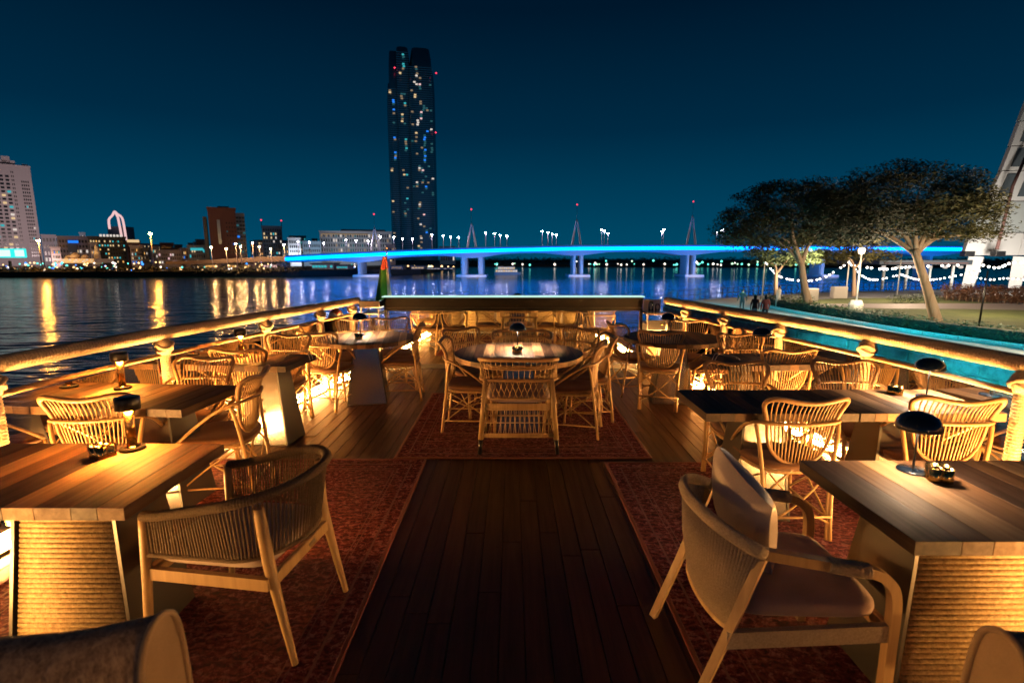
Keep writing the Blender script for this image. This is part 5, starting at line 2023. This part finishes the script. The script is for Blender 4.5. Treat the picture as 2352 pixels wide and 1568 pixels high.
# ------------------------------------------------------------------ lamp post with pedestal, garden stake, planters
p = v_(1963, 727, 33)
lp = thing('lamp_pedestal', 'slim lamp post on a white eight sided pedestal beside the hedge', 'lamp post', (p.x, 33, gz))
MB().lathe([(.42, 0), (.42, .72), (.30, .98), (.0, .98)], 8, smooth=False, cap=False).build('pedestal', M['white_paint'], lp)
MB().tube([(0, 0, .98), (0, 0, 3.9)], [.065, .05], 8).build('pole', M['white_paint'], lp)
MB().lathe([(.05, 3.9), (.16, 3.95), (.20, 4.2), (.10, 4.3), (0, 4.3)], 10, cap=False).build('lamp_head', emis('post_lamp', (1, .78, .5), 6, False), lp)
p = v_(2248, 750, 27.5)
sk = thing('garden_pole', 'thin black pole standing on the lawn', 'pole', (p.x, 27.5, gz))
MB().tube([(0, 0, 0), (.05, 0, 3.0)], [.05, .035], 7).build('pole', M['black'], sk)
for px, Y, lb in ((1858, 44, 'grey stone block behind the left big trunk'), (1925, 47, 'small stone planter by the path bend')):
    p = v_(px, 690, Y)
    tag(MB().box((0, 0, .55), (1.3, .6, 1.1), bev=.05).build('stone_block', M['concrete'], None, (p.x, Y, gz)), lb, 'stone block')

# string lights between poles
def string(pts, n_, label, Y, r_=.075):
    P = [v_(x, y, Y) for x, y in pts]
    t = thing('string_lights', label, 'string lights', tuple(P[0]), 0, 'festoon lights across the park')
    path = smooth_path([p - P[0] for p in P], 8)
    MB().tube(path, .012, 4).build('wire', M['black'], t)
    me = MB().lathe([(0, -r_ * 1.2), (r_, -.3 * r_), (r_, .3 * r_), (0, r_)], 8).mesh('bulb', M['festoon'])
    for k in range(n_):
        put('bulb', me, t, path[int(k * (len(path) - 1) / (n_ - 1))] + Vector((0, 0, -r_ * 1.2)))


M['festoon'] = emis('festoon_bulb', (1, .86, .74), 14)
string([(1757, 598), (1790, 632), (1840, 642), (1890, 636), (1950, 600)], 24, 'swag of white festoon bulbs at the left end of the park', 47)
string([(1950, 600), (1985, 634), (2015, 640), (2070, 628)], 18, 'swag of white festoon bulbs in the middle of the park', 52)
string([(2070, 628), (2110, 640), (2160, 638), (2250, 620)], 24, 'swag of white festoon bulbs behind the leaning trunk', 52)
string([(1962, 607), (2030, 615), (2090, 610), (2200, 606)], 18, 'upper row of festoon bulbs under the dark canopy', 54, .11)
string([(2236, 634), (2275, 640), (2310, 637), (2352, 640)], 12, 'low row of festoon bulbs by the slanted building', 50)
string([(2245, 602), (2290, 612), (2330, 600), (2400, 606)], 14, 'upper row of festoon bulbs by the slanted building', 51, .11)
for px, Y, lb in ((1757, 47, 'white pole holding the left end of the festoon lights'), (1951, 49, 'white pole holding the middle of the festoon lights'), (2070, 52, 'white pole holding the right festoon lights')):
    p, g_ = v_(px, 596, Y), v_(px, 680, Y)
    tag(MB().tube([(0, 0, 0), (0, 0, p.z - gz)], .06, 6).build('festoon_pole', M['white_paint'], None, (p.x, Y, gz)), lb, 'pole')

# ------------------------------------------------------------------ slanted building on the right
M['panel_pale'] = mat('pale_cladding', (.55, .53, .50), .5)
M['panel_grey'] = mat('grey_cladding', (.36, .38, .36), .5)
M['panel_glass'] = mat('dark_cladding_glass', (.10, .12, .13), .2, .2)
sb = thing('slanted_building', 'tall pale building with a slanting edge and banded windows at the right border', 'building', tuple(v_(2380, 600, 60)))
sl = sb.location.copy()
EDGE = [(587, 2212), (534, 2230), (462, 2266), (392, 2300), (335, 2322), (278, 2342), (208, 2368), (140, 2394), (60, 2424)]
rows = []
for (ya, xa), (yb, xb) in zip(EDGE, EDGE[1:]):
    rows.append((ya, xa, yb, xb))
for i, (ya, xa, yb, xb) in enumerate(rows):
    m = [M['panel_pale'], M['panel_grey'], M['panel_pale'], M['panel_pale'], M['panel_pale'], M['panel_grey'], M['panel_pale'], M['panel_grey']][i]
    Ya, Yb = 60 + i * .8, 60 + (i + 1) * .8
    n_ = 4
    xr = 2720
    for k in range(n_):
        qa0, qa1 = xa + (xr - xa) * k / n_, xa + (xr - xa) * (k + 1) / n_
        qb0, qb1 = xb + (xr - xb) * k / n_, xb + (xr - xb) * (k + 1) / n_
        f = [v_(qa0 + 1, ya - 1.0, Ya), v_(qa1 - 1, ya - 1.0, Ya), v_(qb1 - 1, yb + 1.2, Yb), v_(qb0 + 1, yb + 1.2, Yb)]
        bk = [p + Vector((0, .5, 0)) for p in f]
        MB().add([p - sl for p in f + bk], [(0, 1, 2, 3), (0, 4, 5, 1), (1, 5, 6, 2), (2, 6, 7, 3), (3, 7, 4, 0)]).build('cladding_panel', m, sb)
        if i in (2, 3, 4, 6):
            for (c0, c1) in ((.16, .36), (.58, .86)):
                lerp = lambda a, c, t: a + (c - a) * t
                w4 = [lerp(lerp(f[0], f[1], c0), lerp(f[3], f[2], c0), .14), lerp(lerp(f[0], f[1], c1), lerp(f[3], f[2], c1), .14), lerp(lerp(f[0], f[1], c1), lerp(f[3], f[2], c1), .9), lerp(lerp(f[0], f[1], c0), lerp(f[3], f[2], c0), .9)]
                fr_ = [p + Vector((0, -.12, 0)) for p in w4]
                MB().add([p - sl for p in fr_ + w4], [(0, 1, 2, 3), (0, 4, 5, 1), (1, 5, 6, 2), (2, 6, 7, 3), (3, 7, 4, 0)]).build('window', M['panel_glass'], sb)
# dark core behind the panels
f0 = [v_(2216, 587, 61), v_(2720, 587, 61), v_(2720, 60, 68), v_(2428, 60, 68)]
f0[3] = v_(2428, 60, 67)
bk = [p + Vector((14, 12, 0)) for p in f0]
MB().add([p + Vector((.1, .2, 0)) - sl for p in f0] + [p - sl for p in bk], [(0, 1, 2, 3), (5, 4, 7, 6), (0, 4, 5, 1), (1, 5, 6, 2), (2, 6, 7, 3), (3, 7, 4, 0)]).build('core', M['facade_dark'], sb)
for px, pb_ in ((2243, 2222), (2345, 2330)):
    a, c = v_(px, 590, 61.5), v_(pb_, 660, 61.5)
    c.z = gz
    MB().tube([c - sl, a - sl], [.75, .95], 4, smooth=False).build('raking_column', M['panel_pale'], sb)
MB().tube([v_(2290, 572, 58.5) - sl, v_(2326, 428, 60) - sl, v_(2356, 360, 61.5) - sl], .16, 7).build('leaning_mast', M['facade_brown'], sb)
for px in (2222, 2292):
    q = v_(px, 583, 58.5)
    MB().box(q - sl, (1.1, .8, .6), bev=.05).build('flood_light', M['black'], sb)
cp = thing('canopy', 'dark flat canopy left of the slanted building', 'canopy', tuple(v_(2140, 600, 60)))
q = box_at(2020, 2235, 595, 610, 60, 8)
MB().box(Vector(((q[0] + q[1]) / 2, 64, (q[2] + q[3]) / 2)) - cp.location, (q[1] - q[0], 8, .55), bev=.05).build('roof', M['facade_dark'], cp)
MB().box(Vector(((q[0] + q[1]) / 2, 59.97, (q[2] + q[3]) / 2 - .1)) - cp.location, ((q[1] - q[0]) * .9, .05, .12)).build('edge_trim', M['facade_brown'], cp)
for k in range(4):
    x = q[0] + (q[1] - q[0]) * (k + .5) / 4
    MB().tube([Vector((x, 61, gz)) - cp.location, Vector((x, 61, q[2])) - cp.location], .16, 7).build('column', M['panel_pale'], cp)
for k in range(6):
    x = q[0] + (q[1] - q[0]) * (k + .5) / 6
    MB().lathe([(0, 0), (.22, .05), (.22, .3), (0, .35)], 8, tuple(Vector((x, 60.5, q[2] - .35)) - cp.location)).build('down_light', M['win']['white'], cp)

# added unseen fills for park trees, facade and quay; floods on the boat's side
point('park_fill_light', (v_(2040, 640, 46).x, 44, 1.6), (1, .72, .46), 2600, .3)  # bare points added to light trunks, crowns and lawn
point('park_fill_light', (v_(1870, 640, 43).x, 43, 1.5), (1, .72, .46), 2200, .3)
point('park_fill_light', (v_(2180, 640, 36).x, 33, 2.0), (1, .74, .40), 2200, .3)
point('park_fill_light', (24.5, 22.8, 1.0), (1, .76, .46), 1900, .3)
point('park_fill_light', (21.6, 31.0, .8), (1, .76, .48), 1000, .3)
area('facade_fill_light', (v_(2380, 640, 50).x, 50, 0), (v_(2400, 350, 60).x, 62, 13), 6, 1, (1, .92, .82), 4200)  # added fill that brightens the slanted facade
for x, y in ((18.4, 17), (17.6, 25), (15.6, 33), (14.2, 40)):
    area('quay_teal_fill', (x, y, 2.2), (x, y, -2), 1.2, .4, (.0, .66, .85), 360, R(130))  # teal fill added above the paving, no lamp hangs here
for y, ty in ((5, 13), (7.5, 19), (9.5, 26)):
    area('hull_flood', (hw(y) + .3, y, -2.3), (17, ty, -3.7), 2.2, .2, (.02, .55, .66), 170, R(16))

for x in (-2.0, 2.05):
    point('near_fill_light', (x, -.35, .98), (1, .56, .27), 12, .08)  # unseen warm points added behind the camera to light the near chairs

# ------------------------------------------------------------------ people
def person(label, loc, deg, h, top_m, leg_m, pose, hair=None, head_turn=0, grp='people strolling on the promenade'):
    """one continuous skinned body; joints given as fractions of the height"""
    J, E, Rr = [], [], []

    def j(p, r_):
        J.append(Vector(p) * h)
        Rr.append(r_ * h)
        return len(J) - 1
    lean = pose.get('lean', 0)
    sw = pose.get('stride', .10)
    pel = j((0, 0, .52), .075)
    sp = j((0, lean * .5, .63), .068)
    chs = j((0, lean, .75), .080)
    nk = j((0, lean + .005, .845), .032)
    hd_ = j((0, lean + .012, .90), .048)
    tp = j((0, lean + .008, .955), .044)
    E += [(pel, sp), (sp, chs), (chs, nk), (nk, hd_), (hd_, tp)]
    for s in (-1, 1):
        sh = j((s * .10, lean, .80), .036)
        el = j((s * pose.get('elbow', .145), lean + s * pose.get('aswing', .04), .635), .024)
        wr = j((s * pose.get('wrist', .15), lean + s * pose.get('aswing', .04) * 1.6 + pose.get('fore', .04), .50), .017)
        ha = j((s * pose.get('wrist', .15), lean + s * pose.get('aswing', .04) * 1.7 + pose.get('fore', .05), .455), .020)
        E += [(chs, sh), (sh, el), (el, wr), (wr, ha)]
        hp = j((s * .052, 0, .49), .056)
        kn_ = j((s * .056, -s * sw * .5 + .015, .275), .038)
        an = j((s * .056, -s * sw, .05), .023)
        to = j((s * .062, -s * sw + .075, .018), .020)
        E += [(pel, hp), (hp, kn_), (kn_, an), (an, to)]
    me = bpy.data.meshes.new('body')
    me.from_pydata(J, E, [])
    tmp = bpy.data.objects.new('tmp', me)
    COL.objects.link(tmp)
    md = tmp.modifiers.new('skin', 'SKIN')
    for i, sv in enumerate(me.skin_vertices[0].data):
        sv.radius = (Rr[i], Rr[i])
        sv.use_root = i == 0
    ss = tmp.modifiers.new('sub', 'SUBSURF')
    ss.levels = ss.render_levels = 2
    dg = bpy.context.evaluated_depsgraph_get()
    m2 = bpy.data.meshes.new_from_object(tmp.evaluated_get(dg))
    bpy.data.objects.remove(tmp)
    for m in (top_m, leg_m, M['skin'], M['black']):
        m2.materials.append(m)
    for p in m2.polygons:
        z = p.center.z / h
        x = abs(p.center.x) / h
        k = 0
        if z < .035:
            k = 3
        elif z < .50 and x < .118:
            k = 1
        if z > .835 or (x > .118 and z < .495):
            k = 2
        p.material_index = k
        p.use_smooth = True
    o = put('person', m2, None, loc, R(deg))
    tag(o, label, 'person', grp)
    if hair:
        b = MB()
        c = Vector((0, lean - .002, .925)) * h
        rr = .060 * h
        prof = []
        for k in range(9):
            a = math.pi / 2 - k * math.pi / 8
            prof.append((max(.002, rr * math.cos(a) * (1 if k < 6 else 1.0)), rr * 1.15 * math.sin(a)))
        long_ = hair == 'long'

        def hf(u, v):
            a = 2 * math.pi * u
            el_ = math.pi / 2 - v * (math.pi * (.80 if long_ else .55))
            x, y, z = math.cos(a) * math.cos(el_), math.sin(a) * math.cos(el_), math.sin(el_)
            front = max(0, y)
            zz = z if z > 0 else z * (1.9 if long_ else 1.0)
            if front > .3 and z < .35:
                y *= .55
                zz = max(zz, .25 + .1 * abs(x))
            return c + Vector((x * rr, y * rr - .006 * h, zz * rr * 1.1))
        b.grid(hf, 18, 10, closed_u=True)
        b.build('hair', M['hair'], o)
    return o


cl = {'black': fabric('black_cloth', (.012, .011, .013), (.03, .028, .03)), 'red': fabric('dark_red_cloth', (.12, .02, .018), (.20, .04, .03)), 'teal': fabric('pale_trousers', (.34, .36, .36), (.5, .52, .52)),
      'white': fabric('white_cloth', (.6, .58, .55), (.75, .73, .7)), 'redtop': fabric('red_black_top', (.30, .03, .02), (.42, .06, .04)), 'dark': fabric('dark_trousers', (.02, .02, .025), (.05, .05, .055))}


def gp(px, py):
    u, v = (px - 1176) / 1176, (784 - py) / 1176
    t = (QZ - CAM_H) / (-S_ + v * C_)
    return (u * t, (C_ + v * S_) * t, QZ + .002)


person('person in a black coat and leggings walking away with arms held out', gp(1703, 718), -10, 1.66, cl['black'], cl['black'], dict(stride=.03, elbow=.17, wrist=.20), 'short')
person('person in a dark red jacket and pale trousers walking away along the quay', gp(1731, 741), -8, 1.68, cl['red'], cl['teal'], dict(stride=.10, fore=.02), 'long')
person('person in a red topped black outfit with long dark hair walking away', gp(1755, 743), -5, 1.70, cl['redtop'], cl['dark'], dict(stride=.08, elbow=.15), 'long')
person('person in white further along the promenade by the fence', gp(1786, 708), 20, 1.72, cl['white'], cl['white'], dict(stride=.06), 'short')
# gangway outside the quay side rail with a woman on it
gw = thing('gangway', 'narrow timber gangway outside the quay side railing', 'gangway', (3.75, 4.6, -1.02))
for k in range(8):
    MB().box((-.42 + k * .12, 0, 0), (.115, 4.6, .03), bev=.004).build('plank', M['teak'], gw)
for y in (-2, 0, 2):
    MB().box((0, y, -.065), (1.0, .08, .10)).build('bearer', M['hull'], gw)
pw = v_(2120, 873, 4.35)
person('woman with dark hair seen through the glass beyond the paired tables', (pw.x, 4.35, -1.003), 165, 1.66, cl['black'], cl['dark'], dict(stride=.02), 'long', grp='woman beyond the glass')
